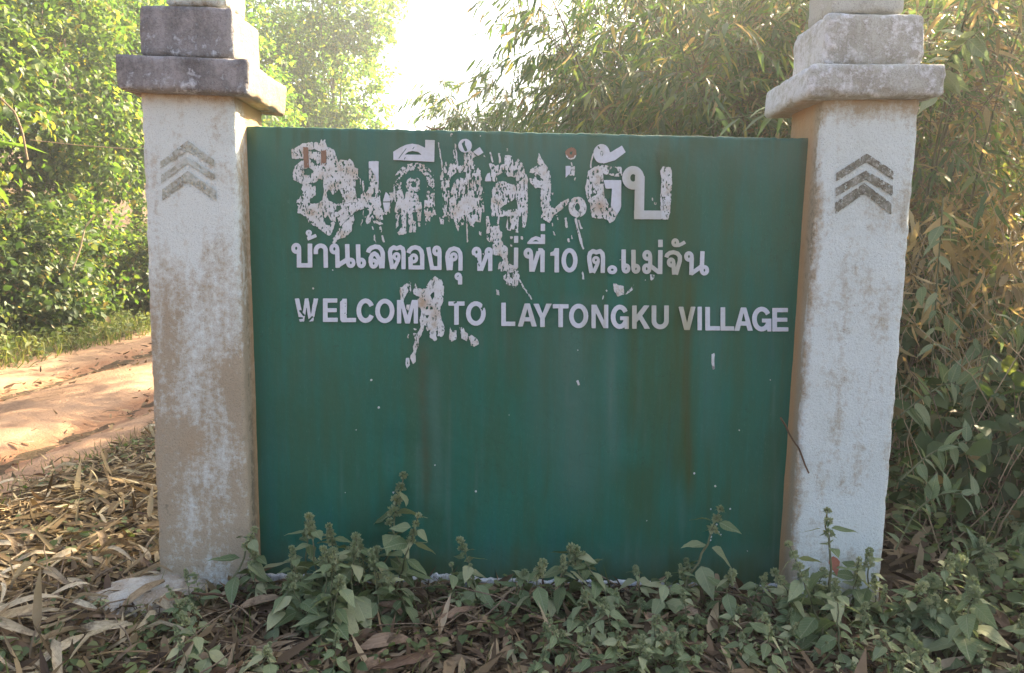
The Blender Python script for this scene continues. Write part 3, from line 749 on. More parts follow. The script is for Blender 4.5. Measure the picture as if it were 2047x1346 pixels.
polyA = [(45, 180), (110, 150), (200, 100), (300, 85), (395, 100), (412, 55), (430, 80), (455, 58), (480, 150), (570, 180), (600, 280), (620, 340), (640, 308), (740, 310), (760, 285), (800, 330), (820, 400), (862, 410), (862, 510),
         (930, 560), (935, 700), (985, 740), (985, 850), (800, 960), (812, 1040), (780, 1180), (700, 1250), (620, 1275), (560, 1346), (540, 1290), (590, 1220), (640, 1120), (620, 1040), (590, 1000), (585, 1080), (545, 1190), (510, 1235), (480, 1220),
         (430, 1180), (330, 1110), (260, 1080), (230, 1000), (120, 950), (110, 800), (200, 700), (165, 660), (190, 610), (130, 580), (70, 550), (65, 470), (90, 380), (160, 325), (200, 300), (50, 290)]
flake([('P', A_(polyA))] + [('H', A_(h)) for h in hA] + [('H', A_([(890, 500), (905, 500), (920, 700), (905, 720)])),
      ('C', A_([(830, 940)])[0], A_([(640, 1130)])[0], .6), ('C', A_([(600, 852)])[0], A_([(860, 820)])[0], .5)] +
      [('C', A_([(x, y)])[0], A_([(x + 6, y + 14)])[0], .9) for x, y in [(110, 380), (130, 430), (95, 460), (150, 500), (110, 520), (170, 370), (80, 210), (120, 240), (230, 110), (310, 105), (520, 200), (560, 240), (530, 300), (570, 340), (505, 260), (190, 860), (215, 880), (190, 910), (350, 510), (750, 600), (770, 650), (540, 620), (530, 570)]],
      .84, 1.4, 31, ns=(2.6, 6))
flake([('P', A_([(188, 150), (250, 150), (262, 400), (200, 400)]))], .97, .8, 32, M_tape, lift=.002)
flake([('P', A_([(405, 195), (470, 185), (470, 375), (410, 375)]))], .97, .8, 33, M_tape, lift=.002)
flake([('P', B_([(105, 420), (200, 400), (225, 640), (245, 700), (245, 800), (270, 930), (370, 870), (365, 960), (270, 980), (282, 1100), (230, 1100), (200, 1080), (80, 1090), (50, 1000), (90, 980), (80, 900), (0, 920), (0, 780), (60, 740), (110, 620)])),
       ('P', B_([(330, 710), (430, 690), (440, 820), (380, 830)])), ('S', B_([(150, 1120), (190, 1346)]), 1.4), ('S', B_([(240, 1120), (300, 1346)]), 2.0), ('S', B_([(40, 930), (10, 1120)]), .9)], .68, 1.6, 34, ns=(4, 6))
flake([('S', B_([(470, 820), (450, 640), (475, 500), (550, 415), (660, 385), (780, 410), (855, 500), (865, 640), (860, 830)]), 7.6), ('R', *B_([(655, 610)])[0], 10.6, 10.6, 5.2)], .55, 1.2, 35, ns=(3.5, 4))
flake([('P', B_([(560, 700), (600, 690), (690, 720), (715, 740), (720, 820), (752, 830), (750, 945), (735, 1120), (710, 1120), (690, 950), (640, 950), (650, 1040), (680, 1060), (682, 1190), (600, 1190), (610, 1110), (590, 1090), (590, 960), (562, 960), (565, 1210), (480, 1225), (450, 1190), (510, 1130), (500, 970), (478, 970), (465, 1110), (435, 1150), (437, 970), (420, 960), (437, 820), (450, 690), (510, 660), (545, 800)]))], .84, 1.4, 36, ns=(2.6, 6))
flake([('P', B_([(790, 800), (910, 780), (915, 930), (935, 980), (860, 1010), (855, 1060), (820, 1030), (800, 1110), (790, 1010), (780, 920)]))], .8, 1.5, 37)
dD = [(115, 510), (160, 470), (165, 370), (190, 370), (200, 440), (240, 390), (260, 400), (270, 230), (290, 230), (305, 400), (330, 420), (400, 410), (390, 250), (470, 230), (540, 310), (500, 330), (520, 400), (590, 470), (605, 560), (610, 700), (630, 730), (600, 760), (630, 850), (630, 960), (600, 960), (590, 1085), (540, 1050), (500, 1110), (450, 1080), (430, 990), (400, 1040), (380, 1150), (350, 1100), (330, 1190), (290, 1110), (280, 1040), (240, 1030), (220, 1080), (190, 1000), (140, 1040), (150, 800), (120, 650)]
flake([('P', D_(dD)), ('H', D_([(235, 560), (290, 505), (420, 490), (420, 560), (330, 560), (265, 640), (240, 700), (225, 660)]))], .58, 1.3, 38, ns=(2.6, 7))
flake([('P', D_([(380, 790), (480, 770), (560, 900), (430, 990), (290, 1040), (260, 980), (320, 860)])), ('S', D_([(428, 960), (434, 1310)]), 1.1), ('S', D_([(95, 150), (145, 470)]), 1.3), ('S', D_([(295, 150), (322, 440)]), 1.2),
       ('P', D_([(105, 1020), (160, 1050), (155, 1110), (120, 1100)])), ('P', D_([(480, 1000), (530, 990), (580, 1080), (500, 1060)]))], .92, 1.4, 39)
dE = [(700, 600), (715, 480), (690, 400), (700, 380), (760, 420), (870, 395), (870, 295), (955, 300), (975, 400), (1030, 330), (1080, 390), (1110, 490), (1140, 560), (1140, 1000), (1110, 1140), (1080, 1140), (1080, 1060), (1060, 1010), (1035, 1010), (1030, 1210), (940, 1180), (880, 1160), (910, 1010), (710, 1015), (710, 850), (720, 700), (780, 610), (740, 600)]
flake([('P', D_(dE)), ('H', D_([(770, 540), (850, 500), (910, 540), (1000, 560), (1000, 640), (960, 640), (850, 595), (790, 600)])), ('H', D_([(810, 920), (950, 830), (1000, 780), (1020, 920), (900, 940)])), ('H', D_([(910, 1015), (935, 1015), (930, 1170), (915, 1160)]))], .74, 1.3, 40, ns=(2.6, 7))
flake([('P', D_([(795, 270), (820, 275), (832, 400), (808, 400)])), ('S', D_([(700, 260), (730, 380)]), 1.6), ('S', D_([(900, 215), (902, 245)]), 1.2), ('P', D_([(625, 295), (655, 300), (650, 322), (625, 315)])), ('P', D_([(235, 50), (270, 60), (245, 88)]))], .85, 1., 41)
flake([('P', K_([(355, -60), (400, -60), (410, 60), (455, 130), (480, 90), (540, 60), (545, -60), (572, -60), (575, 170), (632, 210), (605, 320), (640, 420), (712, 460), (718, 690), (750, 740), (810, 755), (840, 760), (890, 850), (912, 940), (900, 1010), (885, 1090), (830, 1150), (790, 1110), (680, 1100), (690, 1030), (640, 1000), (640, 930), (700, 905), (690, 860), (600, 865), (550, 820), (555, 745), (600, 690), (645, 680), (590, 600), (480, 590), (440, 350), (410, 380), (360, 330)])),
       ('H', K_([(720, 880), (800, 880), (800, 1010), (760, 960)])), ('H', K_([(675, 940), (700, 950), (695, 990), (678, 985)]))], .84, 1.4, 42, ns=(3, 6))
flake([('S', K_([(905, 1000), (980, 1130), (1060, 1240), (1120, 1340)]), 1.5)], .75, 1.2, 43)
flake([('S', K_([(25, 50), (35, 375)]), 1.1), ('P', K_([(60, 20), (150, 60), (150, 120), (90, 100)])), ('P', K_([(225, 180), (270, 200), (270, 270), (235, 240)])), ('P', K_([(960, 20), (1000, 90), (975, 130), (955, 90)])), ('P', K_([(750, 270), (800, 280), (790, 320), (760, 310)])), ('P', K_([(940, 270), (985, 280), (970, 330), (935, 320)])), ('P', K_([(750, 380), (790, 390), (790, 450), (760, 440)])),
       ('P', K_([(525, 1180), (570, 1180), (570, 1270), (525, 1260)])), ('P', K_([(280, 570), (310, 560), (310, 600), (285, 610)]))], .85, 1., 44)
flake([('P', F_([(610, 480), (700, 425), (715, 270), (745, 340), (800, 430), (850, 500), (862, 560), (862, 950), (910, 960), (985, 880), (1090, 830), (1080, 900), (1010, 960), (890, 1060), (850, 1140), (740, 1080), (760, 950), (740, 930), (740, 710), (680, 710), (610, 640), (600, 590), (660, 600), (660, 530), (600, 520)])),
       ('H', F_([(690, 540), (735, 560), (740, 620), (700, 620), (680, 580)]))], .86, 1.3, 45, ns=(4, 6))
flake([('R', *F_([(1190, 945)])[0], 11.5, 14.5, 6.4)], .93, .9, 46)
flake([('S', F_([(1045, 1070), (1060, 1200)]), 2.4), ('S', F_([(1165, 1080), (1190, 1210), (1230, 1346)]), 2.4), ('S', F_([(1200, 1100), (1240, 1205)]), 1.7), ('S', F_([(940, 1040), (955, 1100)]), 1.1), ('S', F_([(880, 1140), (890, 1220)]), 1.), ('P', F_([(890, 1230), (925, 1290), (900, 1285)])),
       ('P', F_([(1090, 450), (1160, 450), (1150, 560), (1090, 560)])), ('S', F_([(1165, 580), (1150, 620)]), 1.2), ('S', F_([(1230, 1346), (1245, 1420)]), 1.8), ('S', F_([(1120, 1290), (1130, 1340)]), 1.6), ('S', F_([(1115, 395), (1125, 440)]), 1.1), ('P', F_([(870, 760), (905, 770), (880, 800)]))], .85, 1.3, 47)
flake([('R', *F_([(1110, 285)])[0], 7, 7.5, 4.2)], .97, 1.3, 48, M_tape)
flake([('S', F_(arc(1110, 290, 60, 62, 20, 170)), 1.4)], .9, 1.0, 49)
flake([('P', G_([(185, 500), (240, 470), (330, 430), (490, 440), (470, 560), (395, 560), (400, 700), (412, 860), (468, 980), (470, 1040), (520, 1015), (580, 1040), (600, 1130), (550, 1210), (490, 1255), (440, 1190), (230, 1170), (210, 1000), (160, 880), (140, 750), (170, 600)])),
       ('H', G_([(212, 828), (330, 825), (250, 870), (222, 900)]))], .80, 1.4, 50, ns=(2.8, 6))
flake([('P', G_([(500, 445), (662, 450), (660, 590), (560, 580), (470, 560)])), ('H', G_([(500, 480), (580, 460), (620, 540), (500, 545)]))], .75, 1.2, 51)
flake([('P', G_([(1205, 520), (1235, 450), (1365, 460), (1370, 700), (1345, 1100), (1315, 1200), (1210, 1195), (1205, 900), (1225, 620)])), ('H', G_([(1240, 880), (1250, 880), (1250, 1040), (1240, 1040)]))], .86, 1.0, 52, ns=(3, 5))
flake([('S', G_([(290, 180), (245, 300), (225, 380), (215, 470)]), 1.5), ('P', G_([(1085, 885), (1100, 890), (1105, 935), (1090, 930)])), ('P', G_([(1120, 950), (1150, 950), (1145, 990), (1120, 985)])), ('S', G_([(375, 240), (380, 390)]), 1.8)], .9, 1., 53)
flake([('P', E_([(340, 180), (400, 190), (470, 70), (540, 20), (620, 60), (655, 150), (650, 350), (610, 440), (600, 480), (620, 600), (640, 640), (665, 720), (650, 830), (570, 835), (575, 740), (545, 760), (560, 870), (530, 890), (460, 830), (470, 740), (430, 750), (390, 680), (375, 740), (350, 820), (320, 860), (310, 960), (280, 1020), (275, 1170), (240, 1205), (195, 1110), (245, 1010), (240, 960), (270, 880), (240, 780), (300, 790), (340, 700), (330, 600), (350, 480), (310, 430), (300, 330), (330, 300), (250, 260), (240, 200), (270, 105), (300, 190)])),
       ('H', E_([(470, 270), (520, 210), (530, 290), (500, 340)])), ('H', E_([(408, 420), (445, 428), (442, 465), (410, 455)])), ('H', E_([(470, 420), (505, 430), (500, 465), (470, 465)])), ('H', E_([(400, 530), (455, 550), (430, 592)])), ('H', E_([(385, 680), (425, 680), (410, 740)]))], .96, 1.3, 54)
flake([('P', E_([(60, 180), (150, 112), (182, 130), (172, 220), (132, 300), (110, 355), (72, 340)])), ('P', E_([(138, 1120), (190, 1118), (196, 1200), (165, 1265), (140, 1210)])), ('P', E_([(740, 700), (765, 760), (822, 740), (828, 860), (760, 895), (720, 860)])),
       ('P', E_([(860, 705), (920, 695), (935, 760), (980, 800), (962, 885), (890, 850), (885, 760)])), ('P', E_([(985, 830), (1030, 805), (1110, 870), (1125, 930), (1060, 962), (1020, 945)])), ('P', E_([(150, 400), (200, 395), (180, 480), (150, 450)])),
       ('S', E_([(200, 80), (205, 250)]), 1.4), ('S', E_([(185, 780), (165, 870)]), 1.3), ('S', E_([(250, 715), (285, 740)]), 1.5)], .88, 1.4, 55)
L4 = lambda pts: cv(pts, 960, 470, 3.102)
flake([('P', L4([(825, 300), (890, 318), (892, 372), (850, 378), (828, 340)])), ('P', L4([(900, 368), (955, 306), (948, 338), (915, 366)])), ('S', L4([(763, 375), (758, 400)]), 1.4), ('S', L4([(780, 340), (788, 350)]), 1.5), ('P', L4([(1055, 245), (1082, 248), (1075, 275), (1058, 285)])),
       ('P', L4([(100, 340), (115, 340), (118, 375), (102, 375)])), ('S', L4([(545, 20), (550, 45)]), 2), ('S', L4([(615, 10), (640, 90)]), 1.8), ('S', L4([(635, 225), (640, 275)]), 1.7)], .92, 1.2, 56)
specks = [(742, 760, 2), (757, 815, 2.2), (1156, 765, 2.4), (1427, 722, 3), (1426, 735, 2.4), (1430, 972, 2), (1421, 1018, 1.6), (1460, 1018, 1.7), (1446, 1046, 2.3), (1433, 1049, 1.6), (1437, 1064, 1.4), (1421, 1074, 2), (1420, 1080, 1.7), (1441, 1069, 1.2),
          (1388, 947, 2), (1478, 860, 1.3), (626, 577, 1.8), (665, 540, 1.2), (786, 985, 1.8), (951, 983, 2), (712, 860, 1.), (1155, 700, 1.), (1540, 760, 1), (1494, 1102, 1), (1293, 1041, 1), (869, 930, 1.3), (1018, 830, 1), (690, 985, 1), (1290, 560, 1), (903, 268, 1.8), (960, 272, 1.2),
          (1240, 520, 1.), (745, 290, .9), (1330, 300, 1), (1500, 560, 1), (580, 420, 1.5), (640, 730, 1.2), (1100, 860, 1.), (1200, 905, 1.), (1350, 800, 1), (980, 720, 1)]
for n_, (x, y, r) in enumerate(specks):
    if n_ >= 32: continue
    r *= .95
    me = make_shape('paint_chip', [('P', [(1423, 708), (1429, 706), (1428, 722), (1429, 738), (1425, 740), (1422, 725)])] if n_ == 3 else [('S', [(x - 2, y - 4), (x + 1, y + 5)], 2)] if n_ == 2 else [('S', [(x - r * .3, y - r * .5), (x + r * .3, y + r * .7)], r), ('R', x, y, r * .3, r * .3, r * .8)], WY - .003, M_flake, .8, 0, None, .7, n_ + 90, .001, RU)
    if me: at_wall(obj('paint_chip', me))
# plaster footing of the panel, ragged top
fp = [(500, 1146)]
for x in range(510, 1600, 10): fp.append((x, 1149 + (x - 500) * .022 + 6 * (vnoise(np.array([x / 14.]), np.array([3.]), 4, 3)[0] - .5) * 2 - (8 if 860 < x < 910 else 0)))
fp += [(1600, 1260), (500, 1240)]
me = make_shape('footing', [('P', fp)], WY - .004, M_flake, 3.0, 0, None, 1.5, 77, .02, RU)
at_wall(obj('footing', me, label='rough white plaster strip along the foot of the green panel'))

# ------------------------------------------------------------------ pillars
def chev(apx, apy, lx, l0, l1, rx, r0, r1, iy):
    return [('P', [(apx, apy), (rx, r0), (rx, r1), (apx, iy), (lx, l1), (lx, l0)])]
def dL(u, v, d, p):
    s = .22 + .55 * sstep(.22, .6, v) + .25 * sstep(.16, .0, u) * sstep(.3, .6, v) + .14 * np.sin(u * 9) * sstep(.3, .5, v) + .45 * sstep(.035, .0, v) + .35 * sstep(.97, 1, u) * (d > .04)  # includes tan on the inner side, its sunlit warmth put into colour
    s = s + .5 * np.exp(-((v - .66) / .05) ** 2 - ((u - .42) / .13) ** 2)
    return s + .35 * sstep(.12, 0, u) * sstep(.4, .8, v)
def mL(u, v, d, p):
    return (.16 + .16 * (np.abs(u - .05) < .12)) * sstep(.4, .9, v) + .45 * sstep(.02, .2, d) * sstep(.9, 1, u) * sstep(.1, .3, v) + .2 * sstep(.93, 1, v)
pl = empty('gate_pillar', (U(410, 1180, .15)[0], .18, 0), label='left whitewashed pillar with dark weathered cap, dirtier towards its foot', cat='pillar')
rel(obj('shaft', block_mesh('shaft', [(280, 180), (468, 186), (504, 1215), (320, 1215)], .35, 0, M_white, .012, .002, .02, dL, mL, 1, .008, lambda u, v, d: .75 * sstep(.97, 1, u) * sstep(.15, .4, d) + .55 * sstep(.035, 0, v) + .22 * np.exp(-((v - .67) / .035) ** 2 - ((u - .42) / .12) ** 2))), pl)  # inner side tinted ochre: warm sunlight put into the colour
dC = lambda u, v, d, p: .50 + .3 * vnoise(u * 4, v * 3 + 7, 3) - .9 * sstep(.93, 1, u) * (d > .05)
mC = lambda u, v, d, p: .24 + .4 * vnoise(u * 6, v * 4, 9) * sstep(.1, .9, v) - 1.0 * sstep(.93, 1, u) * (d > .05)
rel(obj('cap_slab', block_mesh('cap_slab', [(228, 106), (495, 117), (492, 188), (233, 177)], .52, -.07, M_grey, .01, .004, .015, dC, mC, 2, .014, lambda u, v, d: .6 * sstep(.97, 1, u) * sstep(.05, .15, d) + .8 * sstep(.985, 1, v) * sstep(.08, .2, d))), pl)  # ochre inner side and underside: warm sun and bounce put into colour
rel(obj('cap_block', block_mesh('cap_block', [(276, 9), (463, 13), (466, 116), (279, 110)], .33, .0, M_grey, .012, .005, .015, dC, mC, 3, .010, lambda u, v, d: .6 * sstep(.97, 1, u) * sstep(.05, .15, d) + .8 * sstep(.985, 1, v) * sstep(.08, .2, d))), pl)  # sun and bounce warmth painted as ochre on side and underside
rel(obj('finial', block_mesh('finial', [(328, -110), (448, -106), (452, 12), (330, 10)], .24, .05, M_white, .012, .005, .02, lambda u, v, d, p: .5 + u * 0, mL, 4, .008)), pl)
pr = empty('gate_pillar', (U(1700, 1180, .15)[0], .18, -.05), label='right whitewashed pillar with pale grey cap, clean white face beside the bamboo', cat='pillar')
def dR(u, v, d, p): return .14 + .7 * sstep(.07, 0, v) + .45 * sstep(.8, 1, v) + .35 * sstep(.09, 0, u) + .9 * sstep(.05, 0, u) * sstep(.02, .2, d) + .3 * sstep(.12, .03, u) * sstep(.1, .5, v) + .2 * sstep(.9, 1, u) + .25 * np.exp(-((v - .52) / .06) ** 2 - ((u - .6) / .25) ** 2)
def mR(u, v, d, p): return .02 + .40 * sstep(.07, 0, u) * sstep(.75, .2, v) + .45 * sstep(.93, 1, u) * sstep(.75, .9, v) + .2 * sstep(.9, 1, v)
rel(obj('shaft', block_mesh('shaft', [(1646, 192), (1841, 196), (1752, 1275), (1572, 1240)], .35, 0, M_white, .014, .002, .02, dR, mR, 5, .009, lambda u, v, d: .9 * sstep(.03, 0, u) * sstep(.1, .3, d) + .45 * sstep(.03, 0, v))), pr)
dC2 = lambda u, v, d, p: .35 + .35 * vnoise(u * 4, v * 3 + 1, 5)
mC2 = lambda u, v, d, p: .28 + .3 * vnoise(u * 6, v * 4, 8) + .2 * sstep(.1, 0, u)
rel(obj('cap_slab', block_mesh('cap_slab', [(1622, 125), (1900, 126), (1893, 192), (1614, 193)], .52, -.07, M_lightgrey, .022, .005, .015, dC2, mC2, 6, .014, lambda u, v, d: .6 * sstep(.98, 1, v) * sstep(.08, .2, d))), pr)  # ochre underside: warm bounce light put into the colour
rel(obj('cap_block', block_mesh('cap_block', [(1655, 24), (1854, 26), (1849, 130), (1646, 130)], .36, .0, M_lightgrey, .024, .006, .015, dC2, mC2, 7, .012)), pr)
rel(obj('finial', block_mesh('finial', [(1668, -100), (1812, -100), (1810, 26), (1664, 26)], .26, .05, M_lightgrey, .015, .006, .02, lambda u, v, d, p: .1 + u * 0, lambda u, v, d, p: .3 + u * 0, 8, .01)), pr)
for root, cs in ((pl, [chev(375, 281, 320, 324, 337, 428, 320, 334, 302), chev(375, 314, 322, 350, 367, 429, 349, 363, 327), chev(375, 342, 324, 379, 402, 432, 381, 402, 364)]),
                 (pr, [chev(1733, 307, 1672, 346, 363, 1786, 342, 360, 324), chev(1731, 341, 1671, 376, 393, 1785, 372, 392, 359), chev(1728, 366, 1670, 405, 428, 1782, 407, 430, 387)])):
    for k_, it in enumerate(cs):
        a, b, c_, d = bounds(it)
        me = make_shape('chevron_mark', it, -.0038, M_sten2 if root is pl else M_sten, 1.2, 0, .80 if root is pl else .88, .5, 140 + k_ + (7 if root is pr else 0), .0006, None, (4, 4))
        rel(obj('chevron_mark', me), root)

# mortar spill at the left pillar's foot
bm = bmesh.new()
bmesh.ops.create_icosphere(bm, subdivisions=4, radius=1)
for vv_ in bm.verts:
    n_ = noise.noise(vv_.co * 2.2) * .25 + noise.noise(vv_.co * 7) * .09
    vv_.co *= (1 + n_); vv_.co = Vector((vv_.co.x * .21, vv_.co.y * .17, vv_.co.z * .06))
me = bpy.data.meshes.new('mortar_spill'); bm.to_mesh(me); bm.free()
for p_ in me.polygons: p_.use_smooth = True
for n_ in ('dirt', 'moss', 'ochre'):
    at_ = me.attributes.new(n_, 'FLOAT', 'POINT'); at_.data.foreach_set('value', np.full(len(me.vertices), .5 if n_ == 'dirt' else .25, np.float32))
me.materials.append(M_lightgrey)
o = obj('footing', me); o.location = (.0, -.13, .0); rel(o, pl); o.rotation_euler = (.15, 0, .3)


# ------------------------------------------------------------------ foliage tools
def rotm(dirs, ups):
    """frames with local y along dirs, z near ups"""
    y = dirs / np.linalg.norm(dirs, axis=1, keepdims=True)
    x = np.cross(y, ups); x /= np.maximum(np.linalg.norm(x, axis=1, keepdims=True), 1e-6)
    z = np.cross(x, y)
    return np.stack([x, y, z], 2)
def leaf_tpl(kind):
    if kind == 'broad':      # ovate, folded along the midrib, tip drooping
        v = [(0, 0, 0), (0, .35, -.02), (0, .72, -.06), (0, 1, -.16), (-.26, .28, .05), (-.24, .62, .02), (.26, .28, .05), (.24, .62, .02)]
        f3 = [(0, 1, 4), (0, 6, 1), (2, 3, 5), (2, 7, 3)]; f4 = [(1, 2, 5, 4), (1, 6, 7, 2)]
    elif kind == 'small':
        v = [(0, 0, 0), (0, 1, -.1), (-.27, .45, .04), (.27, .45, .04)]; f3 = [(0, 1, 2), (0, 3, 1)]; f4 = []
    elif kind == 'blade':    # bamboo leaf
        v = [(0, 0, 0), (-.065, .3, .012), (.065, .3, .012), (-.05, .65, -.03), (.05, .65, -.03), (0, 1, -.14), (0, .3, -.004), (0, .65, -.045)]
        f3 = [(0, 6, 1), (0, 2, 6), (7, 5, 3), (7, 4, 5)]; f4 = [(6, 7, 3, 1), (6, 2, 4, 7)]
    elif kind == 'strip':    # curled dry strip
        v = [(-.05, 0, .0), (.05, 0, 0), (-.09, .33, .07), (.09, .33, .05), (-.07, .68, .09), (.08, .68, .06), (0, 1, .01)]
        f3 = [(4, 5, 6)]; f4 = [(0, 1, 3, 2), (2, 3, 5, 4)]
    elif kind == 'grass':
        v = [(-.02, 0, 0), (.02, 0, 0), (-.015, .5, .0), (.015, .5, 0), (0, 1, -.25)]; f3 = [(2, 3, 4)]; f4 = [(0, 1, 3, 2)]
    return np.array(v, float), np.array(f3), np.array(f4).reshape(-1, 4)
def scatter(name, kind, loc, R, size, mat, width=None, curl=None):
    v, f3, f4 = leaf_tpl(kind)
    n = len(loc); vv = np.repeat(v[None], n, 0)
    if width is not None: vv[:, :, 0] *= width[:, None]
    if curl is not None: vv[:, :, 2] += curl[:, None] * vv[:, :, 1] ** 2
    P = np.einsum('nij,nkj->nki', R, vv * size[:, None, None]) + loc[:, None]
    off = np.arange(n)[:, None, None] * len(v)
    fs = [(f3[None] + off).reshape(-1, 3)]
    if len(f4): fs.append((f4[None] + off).reshape(-1, 4))
    return mesh_np(name, P.reshape(-1, 3), fs, mat)
def tube_v(paths, sides=5):
    """paths: list of (pts (n,3), radii (n,)) -> verts, faces"""
    V, F = [], []; off = 0
    ang = np.arange(sides) * 2 * math.pi / sides
    for pts, rs in paths:
        pts = np.asarray(pts, float); rs = np.broadcast_to(np.asarray(rs, float), (len(pts),))
        d = np.gradient(pts, axis=0); d /= np.maximum(np.linalg.norm(d, axis=1, keepdims=True), 1e-9)
        ref = np.where(np.abs(d[:, 2:3]) > .9, np.array([[1., 0, 0]]), np.array([[0., 0, 1]]))
        a = np.cross(d, ref); a /= np.linalg.norm(a, axis=1, keepdims=True); b = np.cross(d, a)
        ring_ = pts[:, None] + rs[:, None, None] * (np.cos(ang)[None, :, None] * a[:, None] + np.sin(ang)[None, :, None] * b[:, None])
        V.append(ring_.reshape(-1, 3)); n = len(pts)
        i, j = np.meshgrid(np.arange(n - 1), np.arange(sides), indexing='ij')
        k = off + i * sides + j; k2 = off + i * sides + (j + 1) % sides
        F.append(np.stack([k, k2, k2 + sides, k + sides], -1).reshape(-1, 4)); off += n * sides
    return np.concatenate(V), np.concatenate(F)
def tubes(name, paths, mat, sides=5):
    v, f = tube_v(paths, sides); return mesh_np(name, v, f, mat, True)
def curve3(a, b, sag=0., n=8, wob=0., rng=RNG):
    t_ = np.linspace(0, 1, n)[:, None]
    p = np.asarray(a) * (1 - t_) + np.asarray(b) * t_
    p[:, 2] += sag * np.sin(t_[:, 0] * math.pi)
    if wob: p[1:-1] += rng.normal(0, wob, (n - 2, 3))
    return p
def unit(v): return v / np.maximum(np.linalg.norm(v, axis=-1, keepdims=True), 1e-9)

# sun corridor kept open so that light reaches the inner face of the left pillar's head
SD = np.array(_sd)
def corridor(P, r):
    """mask of points to drop, close to the ray from the pillar head to the sun"""
    o = np.array([.42, .06, 2.08]); d = P - o
    t_ = d @ SD; dist = np.linalg.norm(d - t_[:, None] * SD, axis=1)
    return (t_ > .3) & (dist < r)

# ------------------------------------------------------------------ trees
def crown_mesh(name, blobs, nclump, per, lsize, mat, kind='small', seed=0, clump_r=.55, cut=None):
    """leaf clumps near the surface of overlapping ellipsoids"""
    rg = np.random.default_rng(seed); cs = []
    B = np.array([b[:6] for b in blobs], float)
    wgt = (B[:, 3] * B[:, 4] + B[:, 5] * B[:, 4]); wgt /= wgt.sum()
    for bi in rg.choice(len(B), nclump, p=wgt):
        b = B[bi]; d = unit(rg.normal(size=3)); rr = rg.uniform(.35, 1.02) ** .6
        cs.append(b[:3] + d * b[3:6] * rr)
    cs = np.array(cs)
    cr = clump_r * rg.uniform(.5, 1.35, len(cs))
    loc = (cs[:, None] + rg.normal(0, .5, (len(cs), per, 3)) * cr[:, None, None] * np.array([1, 1, .55])).reshape(-1, 3)
    out = np.repeat(cs - B[:, :3].mean(0), per, 0)
    n = len(loc)
    dirs = unit(unit(out) * .7 + rg.normal(0, .8, (n, 3)) + np.array([0, 0, -.45]))
    ups = unit(np.array([[0, 0, 1.]]) + rg.normal(0, .6, (n, 3)) + unit(out) * .4)
    keep = loc[:, 2] > -0.2
    if cut is not None: keep &= ~cut(loc)
    loc, dirs, ups = loc[keep], dirs[keep], ups[keep]
    return scatter(name, kind, loc, rotm(dirs, ups), lsize * rg.uniform(.6, 1.4, len(loc)), mat, rg.uniform(.8, 1.3, len(loc))), cs
def tree(loc, h, blobs, nclump, per, ls, mat, label, group, seed, kind='small', cr=.55, tr=.14, cut=None, name='tree', lean=(0, 0)):
    rg = np.random.default_rng(seed)
    z0 = float(H(loc[0], loc[1])) - .1
    root = empty(name, (loc[0], loc[1], z0), label=label, cat='tree' if name == 'tree' else name, group=group)
    bl = [(b[0], b[1], b[2], b[3], b[4], b[5]) for b in blobs]
    cc = (lambda P: cut(P + np.array([loc[0], loc[1], z0]))) if cut else None
    me, cs = crown_mesh('crown', bl, nclump, per, ls, mat, kind, seed, cr, cc)
    obj('crown', me, parent=root)
    top_ = np.array([lean[0], lean[1], h * .75])
    tp = curve3((0, 0, 0), top_, 0, 9, .06, rg)
    obj('trunk', tubes('trunk', [(tp, np.linspace(tr, tr * .3, 9))], M_bark, 8), parent=root)
    for j in range(6):
        s = tp[rg.integers(3, 8)]; e = cs[rg.integers(len(cs))]
        p = curve3(s, e, .25, 7, .07, rg)
        paths = [(p, np.linspace(tr * .38, tr * .08, 7))]
        for _ in range(4):
            e2 = p[rg.integers(3, 7)]; e3 = cs[rg.integers(len(cs))]
            if np.linalg.norm(e3 - e2) < 2.2: paths.append((curve3(e2, e3, .1, 5, .05, rg), np.linspace(tr * .12, tr * .03, 5)))
        obj('branch', tubes('branch', paths, M_bark, 5), parent=root)
    return root
def shrub(loc, blobs, nclump, per, ls, mat, label, group, seed, kind='broad', cr=.3, stems=10, cut=None):
    rg = np.random.default_rng(seed)
    z0 = float(H(loc[0], loc[1])) - .03
    root = empty('shrub', (loc[0], loc[1], z0), label=label, cat='shrub', group=group)
    cc = (lambda P: cut(P + np.array([loc[0], loc[1], z0]))) if cut else None
    me, cs = crown_mesh('foliage', blobs, nclump, per, ls, mat, kind, seed, cr, cc)
    obj('foliage', me, parent=root)
    paths = []
    for j in range(stems):
        e = cs[rg.integers(len(cs))]
        s = np.array([rg.normal(0, .15), rg.normal(0, .15), 0])
        p = curve3(s, e, .15, 7, .05, rg); paths.append((p, np.linspace(.014, .004, 7)))
        for _ in range(3): 
            q_ = p[rg.integers(2, 6)]; paths.append((curve3(q_, q_ + rg.normal(0, .35, 3) + np.array([0, 0, .15]), .05, 4, .02, rg), np.linspace(.006, .002, 4)))
    obj('stem', tubes('stem', paths, M_twig, 4), parent=root)
    return root

